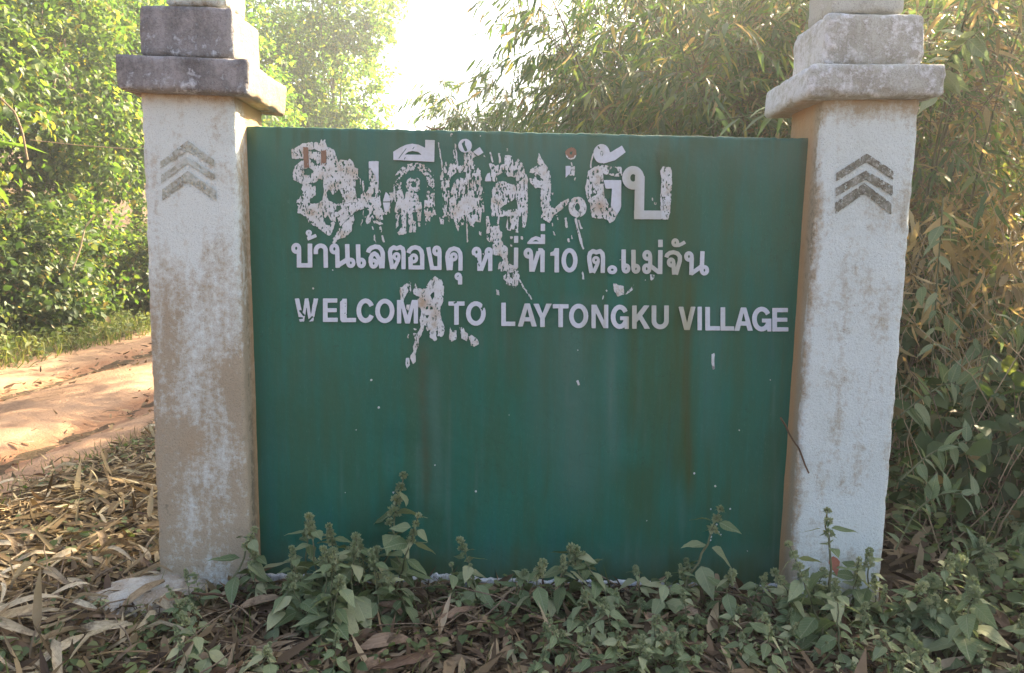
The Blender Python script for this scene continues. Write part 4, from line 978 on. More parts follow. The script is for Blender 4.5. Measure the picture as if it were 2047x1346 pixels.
# left side of the road: shrub bank, then trees behind it
LB = ['dense leafy shrub on the bank across the dirt road, first from the picture edge', 'tangled vine covered shrub across the road left of the left pillar',
      'shrub with small pale leaves beside the left pillar edge, across the road', 'dark twiggy bush low on the far bank just left of the left pillar']
sp = [(-6.1, 5.2, 1.5), (-6.4, 6.8, 1.9), (-5.9, 8.3, 1.7), (-6.3, 9.9, 1.9), (-5.7, 11.6, 1.8), (-6.2, 13.4, 1.9), (-5.8, 15.6, 1.8), (-6.1, 18, 2.0), (-5.8, 21, 2.1), (-6.2, 4.0, 1.6), (-7.4, 5.6, 2.6), (-7.6, 8.2, 2.7), (-7.3, 11, 2.7)]
ORD = ['first', 'second', 'third', 'fourth', 'fifth', 'sixth', 'seventh', 'eighth', 'ninth', 'tenth']
SHL = ['green shrub in the front row across the dirt road, %s from the picture edge' % ORD[k_] for k_ in (1, 2, 3, 4, 5, 6, 7, 8, 9, 0)] + ['tall shrub in the back row across the dirt road, %s' % q_ for q_ in ('nearest the picture edge', 'middle of three', 'nearest the left pillar')]
for n_, (x, y, h) in enumerate(sp):
    bl = [(0, 0, h * .45, .95, .95, h * .5), (.3, .3, h * .75, .7, .8, h * .38), (-.3, -.3, h * .3, 1.0, .9, h * .35), (.55, 0, h * .2, .5, .9, h * .22)]
    shrub((x, y), bl, 230 if n_ < 10 else 250, 24, .088 if n_ % 2 else .11, M_shrub if n_ % 3 else M_tree,
          SHL[n_], 'shrubs along the far side of the dirt road', 300 + n_, 'broad' if y < 10 else 'small', .26, 14)
TL = [(-7.6, 6.5, 5.5, 2.0), (-8.2, 9.5, 6.6, 2.2), (-7.4, 12.3, 6.4, 2.1), (-7.6, 15.5, 7.6, 2.3), (-7.2, 19.0, 8.5, 2.5), (-7.0, 23.0, 9.6, 2.6), (-6.8, 27.5, 10.4, 2.6), (-10.5, 8, 9, 3), (-10.8, 13, 10, 3.2), (-10.5, 19, 11.5, 3.4)]
for n_, (x, y, h, r) in enumerate(TL):
    rg = np.random.default_rng(50 + n_)
    bl = [(0, 0, h * .62, r, r, h * .34), (r * .45, -.3, h * .42, r * .65, r * .8, h * .22), (rg.uniform(-.5, .5), -r * .4, h * .8, r * .6, r * .6, h * .18), (-r * .3, r * .4, h * .5, r * .7, r * .7, h * .25)]
    near = y < 13
    tree((x, y), h, bl, 360 if near else 470, 42, .125 if near else .15, M_tree if near else M_far,
         ('leafy green tree in the front row across the dirt road, %s from the left' % ORD[n_] if n_ < 7 else 'taller tree behind the row across the dirt road, %s from the left' % ORD[n_ - 7]), 'trees across the dirt road left of the sign', 500 + n_, 'broad' if near else 'small', .36 if near else .5)
# the far tree whose crown edge meets the sky over the sign, and the low one below it
tree((-4.9, 24.5), 10.5, [(0, 0, 7.5, 2.1, 2.2, 3.2), (.8, -.2, 10.2, 1.7, 1.7, 2.0), (-.6, 0, 5.0, 1.8, 1.8, 1.6), (.2, 0, 4.4, 1.5, 1.5, 1.2)], 620, 36, .17, M_far,
     'sunlit tree with ragged crown against the white sky above the green wall left end', None, 610, 'small', .42, .12)
tree((-5.4, 33), 7.4, [(1.2, 0, 4.6, 2.6, 2.2, 1.9), (-.8, 0, 5.6, 2.2, 2, 1.8), (2.6, 0, 4.0, 1.5, 1.5, 1.2)], 520, 32, .20, M_far,
     'low bright green tree crown just above the left part of the green wall top', None, 611, 'small', .5, .12)

# large leaved plant with long drooping leaves at the upper left edge
root = empty('large_leaf_plant', (-4.95, 5.9, float(H(-4.95, 5.9))), label='plant with long pale green drooping leaves at the upper left edge of the view', cat='plant')
rg = np.random.default_rng(5)
obj('stem', tubes('stem', [(curve3((0, 0, 0), (-.2, .2, 3.1), 0, 7, .03, rg), np.linspace(.04, .02, 7))], M_stem, 6), parent=root)
v_, f3_, f4_ = leaf_tpl('broad')
big = mesh_np('leaf', np.array([(0, 0, 0), (0, .25, .05), (0, .5, .06), (0, .75, 0), (0, 1, -.14), (-.085, .2, .09), (-.1, .5, .10), (-.075, .78, .02), (.085, .2, .09), (.1, .5, .10), (.075, .78, .02)]),
              [np.array([(0, 1, 5), (0, 8, 1), (3, 4, 7), (3, 10, 4)]), np.array([(1, 2, 6, 5), (1, 8, 9, 2), (2, 3, 7, 6), (2, 9, 10, 3)])], M_tree)
for j in range(16):
    d = Vector((rg.uniform(-.4, 1.2), rg.uniform(-1.2, .5), rg.uniform(-.35, .5))).normalized()
    o = obj('leaf', big, parent=root)
    o.location = (-.2 + rg.normal(0, .08), .2 + rg.normal(0, .08), 3.1 - j * .06)
    o.rotation_euler = d.to_track_quat('Y', 'Z').to_euler(); s = rg.uniform(.65, 1.0); o.scale = (s, s, s)
# pale liana hanging over the left bank
for n_, pts in enumerate(([(0, 195), (30, 225), (45, 265), (55, 320)], [(145, 540), (160, 500), (170, 455), (190, 430)], [(300, 190), (285, 300), (150, 290), (60, 280)])):
    P = np.array([U(x, y, 5.2 + .5 * n_) for x, y in pts]); tt = np.linspace(0, 1, 14)
    Pi = np.stack([np.interp(tt, np.linspace(0, 1, len(P)), P[:, k]) for k in range(3)], 1)
    obj('liana', tubes('liana', [(Pi, .012 - .003 * n_)], M_straw, 5), label=['pale bent liana hanging at the left picture edge over the bank', 'bare pale stick leaning in the bushes beside the left pillar', 'thin vine running across the leaves left of the left pillar'][n_], cat='vine')

# ------------------------------------------------------------------ bamboo
def bamboo(loc, nc, h, spread, lean, nspray, ls, label, group, seed, dry=.12, cut_r=.0, culm_r=.02, low=.12, rr=1.0):
    cut_r *= .45
    rg = np.random.default_rng(seed)
    z0 = float(H(loc[0], loc[1])) - .05
    root = empty('bamboo_clump', (loc[0], loc[1], z0), label=label, cat='bamboo', group=group)
    W0 = np.array([loc[0], loc[1], z0]); pathsC = []
    for j in range(nc):
        a = rg.uniform(0, 2 * math.pi); b = np.array([math.cos(a), math.sin(a), 0]) * rg.uniform(.05, rr) 
        hh = h * rg.uniform(.65, 1.1); t_ = np.linspace(0, 1, 14)[:, None]
        out = unit(b + rg.normal(0, .3, 3) * np.array([1, 1, 0])) * spread * rg.uniform(.5, 1.3) + np.array([lean[0], lean[1], 0])
        p = b + out * t_ ** 2.3 + np.array([0, 0, 1]) * hh * (t_ - .14 * t_ ** 4)
        pathsC.append(p)
        r0 = culm_r * rg.uniform(.5, 1.1)
        v1, f1 = tube_v([(p, np.linspace(r0, r0 * .25, 14))], 6)
        nd = []                                      # raised nodes
        for q_ in np.linspace(.05, .8, 12):
            k_ = int(q_ * 13); c0 = p[k_] * (1 - (q_ * 13 - k_)) + p[min(k_ + 1, 13)] * (q_ * 13 - k_)
            dd = unit(p[min(k_ + 1, 13)] - p[k_]) * .006
            nd.append((np.array([c0 - dd, c0, c0 + dd]), np.array([r0 * (1 - .7 * q_), r0 * (1 - .7 * q_) * 1.3, r0 * (1 - .7 * q_)])))
        v2, f2 = tube_v(nd, 6)
        obj('culm', mesh_np('culm', np.concatenate([v1, v2]), np.concatenate([f1, f2 + len(v1)]), M_culm, True), parent=root)
    # leafy side branches
    L, D, Uu, S = [], [], [], []; tw = []
    for j in range(nspray):
        p = pathsC[rg.integers(nc)]; q_ = low + (1 - low) * rg.random() ** .8
        k_ = min(int(q_ * 13), 12); f_ = q_ * 13 - k_
        c0 = p[k_] * (1 - f_) + p[k_ + 1] * f_
        a = rg.uniform(0, 2 * math.pi); out = np.array([math.cos(a), math.sin(a), rg.uniform(-.1, .7)])
        out = unit(out + .5 * unit(c0 * np.array([1, 1, 0]) + 1e-3)); ln = rg.uniform(.35, 1.15)
        e = c0 + out * ln + np.array([0, 0, -.35 * ln]); br = curve3(c0, e, .12 * ln, 6, .02, rg)
        if cut_r and corridor(br + W0, cut_r).any(): continue
        tw.append((br, np.linspace(.0035, .0015, 6)))
        nl = rg.integers(7, 13)
        for i_ in range(nl):
            s_ = .35 + .65 * i_ / (nl - 1); k2 = min(int(s_ * 5), 4); c1 = br[k2] * (1 - (s_ * 5 - k2)) + br[k2 + 1] * (s_ * 5 - k2)
            fw = unit(br[k2 + 1] - br[k2]); sd = unit(np.cross(fw, rg.normal(0, .35, 3) + np.array([0, 0, 1]))) * (1 if i_ % 2 else -1)
            L.append(c1 + rg.normal(0, .012, 3)); D.append(unit(fw * .8 + sd * .55 + np.array([0, 0, rg.uniform(-.9, .05)]))); Uu.append(np.array([0, 0, 1.]) + rg.normal(0, .45, 3)); S.append(ls * rg.uniform(.55, 1.35))
    L, D, Uu, S = map(np.array, (L, D, Uu, S)); m = rg.random(len(L)) < dry
    for nm, mm, mt in (('foliage', ~m, M_bam), ('dry_foliage', m, M_bamdry)):
        if mm.sum(): obj(nm, scatter(nm, 'blade', L[mm], rotm(D[mm], Uu[mm]), S[mm], mt, rg.uniform(.8, 1.5, mm.sum()), rg.uniform(-.25, .05, mm.sum())), parent=root)
    obj('twig', tubes('twig', tw, M_twig, 3), parent=root)
BG = 'bamboo clumps behind the sign to the right'
BL = 'dense bamboo clump with dark culms behind the right half of the green wall'
bamboo((3.3, 4.7), 16, 5.6, 1.2, (-.45, -.3), 1500, .19, 'bamboo clump with upright dark culms behind the wall beside the right pillar', None, 801, .05, .5, .022)
bamboo((3.3, 7.8), 13, 6.5, 1.2, (-.25, 0), 1500, .20, 'bamboo clump bowing left towards the sky gap above the wall', None, 802, .06, .6, .025)
bamboo((4.6, 6.5), 14, 7.0, 1.4, (-.2, -.4), 1100, .19, BL, BG, 803, .15, .6, .025)
bamboo((5.6, 9.5), 14, 8.5, 1.8, (-.6, 0), 1000, .22, BL, BG, 804, .1, .6, .03)
bamboo((2.1, 12.8), 14, 5.7, 1.1, (-.1, 0), 1900, .24, 'small far bamboo clump lowest and leftmost on the right side of the sky gap', None, 805, .04, 0, .02)
bamboo((4.6, 13.8), 12, 8.5, 1.6, (0, 0), 900, .26, 'tall far bamboo clump arching over the gap of white sky', None, 806, .06, .6, .03)
bamboo((4.7, 3.2), 16, 5.0, 1.0, (.2, -.5), 1000, .17, 'glare tinted bamboo clump with many dead leaves right of the right pillar', None, 807, .24, .45, .018, .05, .8)  # dry share raised here and below: warm glare put into leaf colour
bamboo((6.0, 4.4), 14, 5.4, 1.3, (0, -.6), 800, .20, 'brownish bamboo thicket at the right picture edge', None, 808, .28, .5, .02, .03, 1.2)
bamboo((6.8, 2.0), 10, 4.6, 1.1, (-.2, -.3), 420, .20, BL.replace('behind the right half of the green wall', 'and dry leaves beyond the right picture edge'), None, 809, .4, 0, .02, .03, 1.0)
for n_, (x, y, h, r) in enumerate([(9.2, 10.0, 7.5, 2.4), (13.5, 5.0, 8.0, 2.5), (7.2, 17.0, 9.5, 2.6)]):
    bl = [(0, 0, h * .6, r, r, h * .36), (r * .3, -r * .4, h * .35, r * .8, r * .8, h * .25), (-r * .4, 0, h * .8, r * .6, r * .6, h * .2)]
    tree((x, y), h, bl, 430, 32, .18, M_tree, 'tall dark tree behind the bamboo, ' + ['above the right pillar', 'beyond the right picture edge', 'farthest one'][n_], 'trees behind the bamboo', 850 + n_, 'broad', .6, .2, lambda P: corridor(P, .45))

# undergrowth right of the right pillar
for n_, (x, y, h, w_) in enumerate([(4.15, .85, 1.0, .5), (4.9, 1.2, 1.35, .6), (4.55, 2.0, 1.6, .6), (5.6, 1.9, 1.5, .7), (4.1, 2.5, 1.2, .5), (5.5, .6, .8, .6)]):
    bl = [(0, 0, h * .4, w_, w_, h * .45), (.15, -.1, h * .7, w_ * .7, w_ * .7, h * .3)]
    shrub((x, y), bl, 70, 12, .115, M_cover if n_ % 3 else M_shrub, 'oval leaved undergrowth bush right of the right pillar, ' + ['nearest the pillar foot', 'knee high in the middle', 'tall one behind the middle', 'tall one at the picture edge', 'half hidden behind the pillar edge', 'lowest at the bottom right'][n_], 'undergrowth bushes right of the right pillar', 900 + n_, 'broad', .2, 16)
# thin dry stalks tangled in that undergrowth
rg = np.random.default_rng(77); paths = []
for j in range(620):
    x, y = rg.uniform(3.6, 6.2), rg.uniform(.3, 3.4); z = float(H(x, y)); 
    if x > 3.4 + 0 and corridor(np.array([[x, y, z + 1.]]), .2)[0]: continue
    l = rg.uniform(.5, 2.2); d = unit(np.array([abs(rg.normal(0, .5)) if x < 4.3 else rg.normal(0, .5), abs(rg.normal(0, .4)), 1.]))
    paths.append((curve3((x, y, z - .05), np.array([x, y, z]) + d * l, 0, 6, .03, rg), np.linspace(.005, .0015, 6)))
obj('dry_stalks', tubes('dry_stalks', paths, M_stalk, 4), label='tangle of thin dry stalks right of the right pillar', cat='dry stalks', kind='stuff')

n = 5200; x = rg.uniform(3.75, 6.6, n); y = rg.uniform(.9, 3.8, n); z = H(x, y) + rg.uniform(.05, 1.9, n) ** 1.0  # extra tan blades put the warm glare on the right into the colour
obj('dead_leaves', scatter('dead_leaves', 'blade', np.stack([x, y, z], 1), rotm(unit(np.stack([rg.normal(0, .6, n), rg.normal(0, .6, n), -rg.random(n) - .2], 1)), rg.normal(0, 1, (n, 3))), .16 * rg.uniform(.5, 1.4, n), M_bamdry, rg.uniform(.8, 1.8, n), rg.uniform(-.3, .2, n)),
    label='dead tan leaves, extra ones standing in for warm glare, in the thicket right of the right pillar', cat='dead leaves', kind='stuff')
# creepers: long thin stem with separate leaves
M_leafobj = veined('creeper_leaf', [(0, (.14, .20, .10)), (.6, (.22, .28, .15)), (1, (.32, .34, .19))], .35, .6, .3)
def ovate(name, w, droop, mat, n=7, cup=.12, holes=0, seed=0, serr=.04):
    rg = np.random.default_rng(seed); v = []; f4 = []; ys = np.linspace(0, 1, n)
    for y in ys:
        ww = w * (math.sin(math.pi * min(1, y * 1.0) ** .75)) * (1 - .35 * y) + .004
        z = -droop * y * y + .02 * math.sin(9 * y + seed)
        e1, e2 = 1 + rg.uniform(-serr, serr) * 2, 1 + rg.uniform(-serr, serr) * 2
        v += [(-ww * e1, y - .03, z + cup * ww * 1.4 + rg.normal(0, .008)), (-ww * .5, y, z + cup * ww * .5), (0, y + .01, z - .01), (ww * .5, y, z + cup * ww * .5), (ww * e2, y - .03, z + cup * ww * 1.4 + rg.normal(0, .008))]
    for i_ in range(n - 1):
        for j in range(4):
            a = i_ * 5 + j; f4.append((a, a + 1, a + 6, a + 5))
    return mesh_np(name, np.array(v), np.array(f4), mat, True)
CL = [ovate('leaf', .30, .25, M_leafobj, seed=1), ovate('leaf', .22, .35, M_leafobj, seed=2), ovate('leaf', .16, .2, M_leafobj, seed=3)]
CR = [([(2046, 880), (2010, 905), (2025, 1000), (2028, 1100), (2000, 1160), (1985, 1195)], .6, .13, 'pale green creeper looping down at the right picture edge'),
      ([(1885, 395), (1878, 500), (1868, 640), (1860, 760), (1860, 860)], .9, .13, 'upright thin climbing stem with paired leaves just right of the right pillar'),
      ([(1830, 560), (1900, 625), (1960, 690), (2010, 730)], 1.0, .14, 'straight slanting pale twig crossing the brown thicket right of the right pillar'),
      ([(1800, 960), (1860, 905), (1930, 880), (2010, 890)], .5, .12, 'low creeper spray with pointed leaves beside the right pillar at mid height'),
      ([(1790, 1100), (1830, 1020), (1880, 985), (1950, 990)], .3, .11, 'creeper spray with small grey green leaves low beside the right pillar'),
      ([(1860, 1240), (1900, 1150), (1960, 1110), (2040, 1090)], .1, .12, 'creeper with broad leaves near the bottom right corner'),
      ([(1800, 830), (1850, 790), (1900, 760), (1960, 800)], .8, .14, 'creeper spray with long leaves right of the right pillar below its middle'),
      ([(1960, 60), (1900, 110), (1880, 150), (1865, 220)], 1.2, .15, 'drooping spray with one yellow leaf beside the right pillar cap'),
      ([(2046, 640), (1990, 680), (1960, 760), (1940, 860)], .8, .13, 'hanging creeper with mid green leaves at the right picture edge')]
rg = np.random.default_rng(21)
M_yel = leaf_mat('yellow_leaf', [(0, (.45, .42, .06)), (1, (.5, .45, .1))], (1.2, 1.2, .5), .4)
for n_, (pts, Y0, ls, lab) in enumerate(CR):
    P = np.array([U(x, y, Y0 + .04 * i_) for i_, (x, y) in enumerate(pts)]); m = 16; tt = np.linspace(0, 1, m)
    Pi = np.stack([np.interp(tt, np.linspace(0, 1, len(P)), P[:, k]) for k in range(3)], 1)
    for _ in range(2): Pi[1:-1] = (Pi[:-2] + 2 * Pi[1:-1] + Pi[2:]) / 4
    root = empty('creeper', tuple(Pi[-1]), label=lab, cat='creeper')
    rel(obj('stem', tubes('stem', [(Pi, np.linspace(.005, .003, m))], M_stem, 5)), root)
    for i_ in range(1, m, 1):
        for sgn in ((-1, 1) if n_ not in (2,) else (1,)):
            if rg.random() < .25: continue
            fw = unit(Pi[min(i_ + 1, m - 1)] - Pi[i_ - 1]); sd = unit(np.cross(fw, [0, -1, .2])) * sgn
            d = unit(fw * .3 + sd + np.array([0, -.3, rg.uniform(-.6, .2)]) + rg.normal(0, .25, 3))
            o = obj('leaf', CL[rg.integers(3)]); o.location = Pi[i_]
            o.rotation_euler = Vector(d).to_track_quat('Y', 'Z').to_euler(); o.rotation_euler.rotate_axis('Y', rg.normal(0, .6))
            s = ls * rg.uniform(.5, 1.2); o.scale = (s, s, s); rel(o, root)
            if n_ == 7 and i_ == 9 and sgn == 1:
                o.data = o.data.copy(); o.data.materials[0] = M_yel; o['label'] = 'yellow leaf'

# fresh bamboo leaves poking out beside the right pillar above the wall
root = empty('bamboo_shoot', tuple(U(1500, 270, .6)), label='spray of fresh green bamboo leaves hanging over the wall top beside the right pillar', cat='bamboo')
me_b = mesh_np('leaf', np.array([(0, 0, 0), (-.06, .25, .02), (.06, .25, .02), (-.055, .6, 0), (.055, .6, 0), (0, 1, -.12), (0, .25, .0), (0, .6, -.02)]), [np.array([(0, 6, 1), (0, 2, 6), (7, 5, 3), (7, 4, 5)]), np.array([(6, 7, 3, 1), (6, 2, 4, 7)])], M_bam)
st_ = [U(1405, 268, .6), U(1440, 240, .6), U(1500, 232, .6), U(1560, 215, .6)]
rel(obj('stem', tubes('stem', [(np.array(st_), .003)], M_stem, 4)), root)
for (x0, y0, x1, y1) in [(1560, 215, 1475, 258), (1560, 218, 1505, 272), (1556, 222, 1515, 248), (1565, 222, 1552, 268), (1480, 236, 1430, 272), (1545, 210, 1495, 228)]:
    a = U(x0, y0, .6); b = U(x1, y1, .52); o = obj('leaf', me_b); o.location = a; o.rotation_euler = Vector(b - a).to_track_quat('Y', 'Z').to_euler()
    s = float(np.linalg.norm(b - a)); o.scale = (s * 1.3, s, s); rel(o, root)

# ------------------------------------------------------------------ ground stuff
def ground_scatter(name, kind, x, y, size, mat, label, cat, lift=(0, .02), flat=.35, width=None, seed=0, up=False):
    rg = np.random.default_rng(seed); n = len(x)
    z = H(x, y) + rg.uniform(*lift, n) + np.where((x < -1.4) & (x > -4.8), -.03, 0)
    if up: d = unit(np.stack([rg.normal(0, .35, n), rg.normal(0, .35, n), np.ones(n)], 1)); u_ = rg.normal(0, 1, (n, 3))
    else:
        d = unit(np.stack([rg.normal(0, 1, n), rg.normal(0, 1, n), rg.normal(0, flat, n)], 1)); u_ = np.array([[0, 0, 1.]]) + rg.normal(0, .45, (n, 3))
    loc = np.stack([x, y, z], 1)
    return obj(name, scatter(name, kind, loc, rotm(d, u_), size * rg.uniform(.5, 1.5, n), mat, width if width is not None else rg.uniform(.7, 1.6, n), rg.normal(0, .22, n)), label=label, cat=cat, kind='stuff')
rg = np.random.default_rng(3)
n = 9000; x = rg.uniform(-.4, 4.6, n); y = rg.uniform(-1.0, .14, n)
ground_scatter('leaf_litter', 'strip', x, y, .09, M_litter, 'brown dead leaf litter on the ground in front of the sign', 'leaf litter', (.0, .04), .3, rg.uniform(.35, 1.5, n), 1)
n = 2600; x = rg.uniform(-.2, 4.6, n); y = rg.uniform(-.9, .12, n)
ground_scatter('leaf_litter', 'blade', x, y, .17, M_litter, 'thin dead bamboo leaves over the litter before the sign', 'leaf litter', (.02, .05), .12, rg.uniform(.5, 1.6, n), 23)
n = 15000; x = rg.uniform(-2.2, 0.35, n); y = rg.uniform(-1.2, 4.5, n); k_ = (x > -1.38 - rg.random(n) ** 2 * .5)
ground_scatter('leaf_litter', 'strip', x[k_], y[k_], .085, M_straw2, 'dry straw coloured leaf litter left of the left pillar', 'leaf litter', (.0, .04), .22, rg.uniform(.3, 1.3, k_.sum()), 2)
n = 4000; x = rg.uniform(-1.9, .3, n); y = rg.uniform(-1.1, 1.6, n); k_ = (x > -1.38 - rg.random(n) ** 2 * .5)
ground_scatter('straw', 'blade', x[k_], y[k_], .20, M_straw2, 'long thin straw like bamboo blades strewn at the lower left', 'straw', (.01, .05), .12, rg.uniform(.3, 1.2, k_.sum()), 22)
n = 11000; y = rg.uniform(-1, 22, n); b = rg.random(n)
x = np.where(b < .55, -3.0 - .12 * np.sin(y * .35) + rg.normal(0, .20, n), np.where(b < .8, -4.7 + rg.normal(0, .22, n), rg.uniform(-4.8, -1.5, n)))
ground_scatter('road_litter', 'strip', x, y, .10, M_litter, 'dead leaves lying along the middle and edges of the dirt road', 'leaf litter', (-.0, .02), .12, None, 3)
n = 9000; x = rg.uniform(3.3, 6.5, n); y = rg.uniform(-.8, 3.5, n)
ground_scatter('leaf_litter', 'strip', x, y, .12, M_litter, 'brown dead leaf litter under the undergrowth right of the right pillar', 'leaf litter', (.0, .10), .4, None, 4)
n = 16000; x = rg.uniform(-6.6, -4.55, n); y = rg.uniform(2, 20, n)
ground_scatter('roadside_grass', 'grass', x, y, .20, M_grass, 'short green grass along the far edge of the dirt road', 'grass', (-.02, .0), .3, rg.uniform(1, 2.2, n), 5, True)
n = 5000; x = rg.uniform(-6.2, -4.6, n); y = rg.uniform(2, 18, n)
ground_scatter('roadside_weeds', 'small', x, y, .09, M_cover, 'low leafy weeds along the far edge of the dirt road', 'weeds', (.0, .28), .4, None, 6)
n = 3200; x = rg.uniform(-.3, 4.8, n); y = rg.uniform(-.95, .1, n); k_ = vnoise(x * 2.2, y * 2.2, 44, 2) > .53
ground_scatter('ground_cover', 'broad', x[k_], y[k_], .035, M_cover, 'tiny leaved ground cover between the herbs in front of the sign', 'ground cover', (.02, .10), .3, rg.uniform(1., 1.6, k_.sum()), 7)
n = 1500; x = rg.uniform(-1.4, .3, n); y = rg.uniform(-.9, 2.5, n); k_ = vnoise(x * 2.2, y * 2.2, 45, 2) > .5
ground_scatter('ground_cover', 'broad', x[k_], y[k_], .035, M_cover, 'sparse tiny green weeds in the straw left of the left pillar', 'ground cover', (.02, .07), .3, rg.uniform(1., 1.6, k_.sum()), 8)
n = 5000; x = rg.uniform(3.5, 5.8, n); y = rg.uniform(-.8, 1.8, n)
ground_scatter('ground_cover', 'broad', x, y, .055, M_cover, 'leafy ground cover right of the right pillar', 'ground cover', (.02, .32), .3, rg.uniform(1., 1.5, n), 9)

n = 420; x = rg.uniform(-.2, 4.6, n); y = rg.uniform(-.8, .05, n)
ground_scatter('grass_tufts', 'grass', x, y, .13, M_grass, 'thin grass blades and dead stems between the herbs before the sign', 'grass', (-.01, .0), .3, rg.uniform(.6, 1.4, n), 15, True)
n = 9000; x = rg.uniform(-1.3, 4.6, n); y = rg.uniform(-1.0, .14, n)
ground_scatter('leaf_litter', 'strip', x, y, .04, M_litter, 'broken bits of dead leaves covering the soil before the sign', 'leaf litter', (.0, .035), .25, None, 16)
n = 900; x = rg.uniform(-4.7, -1.5, n); y = rg.uniform(-1, 12, n)
ground_scatter('pebbles', 'small', x, y, .03, M_road, 'small stones and clods on the dirt road', 'pebbles', (.0, .01), .6, rg.uniform(1.5, 3, n), 31)
n = 1500; y = rg.uniform(-.5, 9, n); x = -1.5 + rg.normal(0, .12, n) + .1 * np.sin(y * 3); k_ = vnoise(y * 1.6, x * 2, 71, 2) > .5
ground_scatter('roadside_grass', 'grass', x[k_], y[k_], .10, M_grass, 'sparse short grass on the near edge of the dirt road', 'grass', (-.01, .0), .3, rg.uniform(1, 2, k_.sum()), 32, True)
# single dry leaves and sticks
def dryleaf(name, L, W_, curl, twist, mat, n=8, seed=0, hook=0.):
    rg = np.random.default_rng(seed); v = []; f = []
    for i_ in range(n):
        t_ = i_ / (n - 1); w = W_ * (math.sin(math.pi * (t_ * .93 + .05)) ** .6) * rg.uniform(.85, 1.1)
        tw_ = twist * t_; z = curl * math.sin(math.pi * t_) + rg.normal(0, .003); x = hook * t_ * t_
        for s in (-1, -.45, .1, .6, 1):
            cz = abs(s) ** 1.5 * W_ * .55
            v.append((x + w * s * math.cos(tw_), L * t_, z + w * s * math.sin(tw_) + cz))
        if i_:
            for j in range(4): a = (i_ - 1) * 5 + j; f.append((a, a + 1, a + 6, a + 5))
    return mesh_np(name, np.array(v), np.array(f), mat, True)
DS = [dryleaf('dry_leaf', .30, .017, .05, .8, M_straw, seed=1, hook=.08), dryleaf('dry_leaf', .24, .023, .035, -.6, M_straw, seed=2, hook=-.05), dryleaf('dry_leaf', .36, .018, .06, 1.6, M_straw, seed=3, hook=.12)]
DB = [dryleaf('dry_leaf', .15, .022, .02, .5, M_brown, seed=4), dryleaf('dry_leaf', .20, .015, .02, 1.0, M_brown, seed=5, hook=.04), dryleaf('dry_leaf', .12, .035, .03, -.5, M_brown, seed=6), dryleaf('dry_leaf', .24, .012, .012, .3, M_brown, seed=7)]
rg = np.random.default_rng(91)
def lay(me, x, y, s, z, lab, grp, a=None):
    o = obj('dry_leaf', me, label=lab, cat='dry leaf', group=grp)
    o.location = (x, y, float(H(x, y)) + z); o.rotation_euler = (rg.normal(0, .25), rg.normal(0, .4), rg.uniform(0, 6.28) if a is None else a); o.scale = (s, s, s)
for j in range(135):
    x, y = rg.uniform(-1.5, .15), rg.uniform(-1.0, .4)
    lay(DS[rg.integers(3)], x, y, rg.uniform(.45, 1.1), rg.uniform(.02, .09), 'long curled straw coloured dead leaf in the pile at the lower left corner', 'long dry leaves at the lower left')
for j in range(45):
    lay(DS[rg.integers(3)] if j % 2 else DB[rg.integers(4)], rg.uniform(-1.6, .2), rg.uniform(.3, 3.2), rg.uniform(.5, .9), rg.uniform(.01, .05), 'dry leaf lying between the left pillar and the dirt road', 'dry leaves between pillar and road')
for j in range(100):
    lay(DB[rg.choice([0, 1, 1, 2, 3, 3])], rg.uniform(-.1, 3.9), rg.uniform(-.85, .08), rg.uniform(.55, 1.25), rg.uniform(.02, .07), 'brown dead leaf lying among the herbs in front of the green wall', 'dead leaves in front of the wall')
for j in range(18):
    lay(DB[rg.integers(4)], rg.uniform(3.5, 5), rg.uniform(-.6, 1.2), rg.uniform(.8, 1.6), rg.uniform(.03, .10), 'brown dead leaf on the ground right of the right pillar', 'dead leaves right of the right pillar')
for j in range(70):
    x, y = rg.uniform(-1.2, 4.2), rg.uniform(-.8, .0); l = rg.uniform(.15, .5); a = rg.uniform(0, 3.14); z = float(H(x, y)) + .05
    e = np.array([math.cos(a) * l, math.sin(a) * l * .5, rg.uniform(-.02, .10)])
    o = obj('twig', tubes('twig', [(curve3((0, 0, 0), e, .01, 5, .004, rg), np.linspace(.0045, .002, 5))], M_twig, 5), label='thin dead twig lying in the litter in front of the sign', cat='twig', group='twigs in the litter'); o.location = (x, y, z)
# the dead leaf caught against the right pillar, and the twig on the wall top
a, b = U(1557, 836, .05), U(1613, 948, -.02)
o = obj('dry_leaf', dryleaf('dry_leaf', float(np.linalg.norm(b - a)), .012, .012, .6, M_brown, seed=12), label='narrow brown dead leaf hanging against the inner edge of the right pillar', cat='dry leaf')
o.location = a; o.rotation_euler = Vector(b - a).to_track_quat('Y', 'Z').to_euler()
P = [U(852, 254, .15), U(862, 260, .14), U(880, 260, .14), U(889, 256, .15)]
o = obj('twig', tubes('twig', [(np.array(P) + np.array([0, 0, .004]), .0035)], M_twig, 5), label='tiny crooked twig lying on the top edge of the green wall', cat='twig')

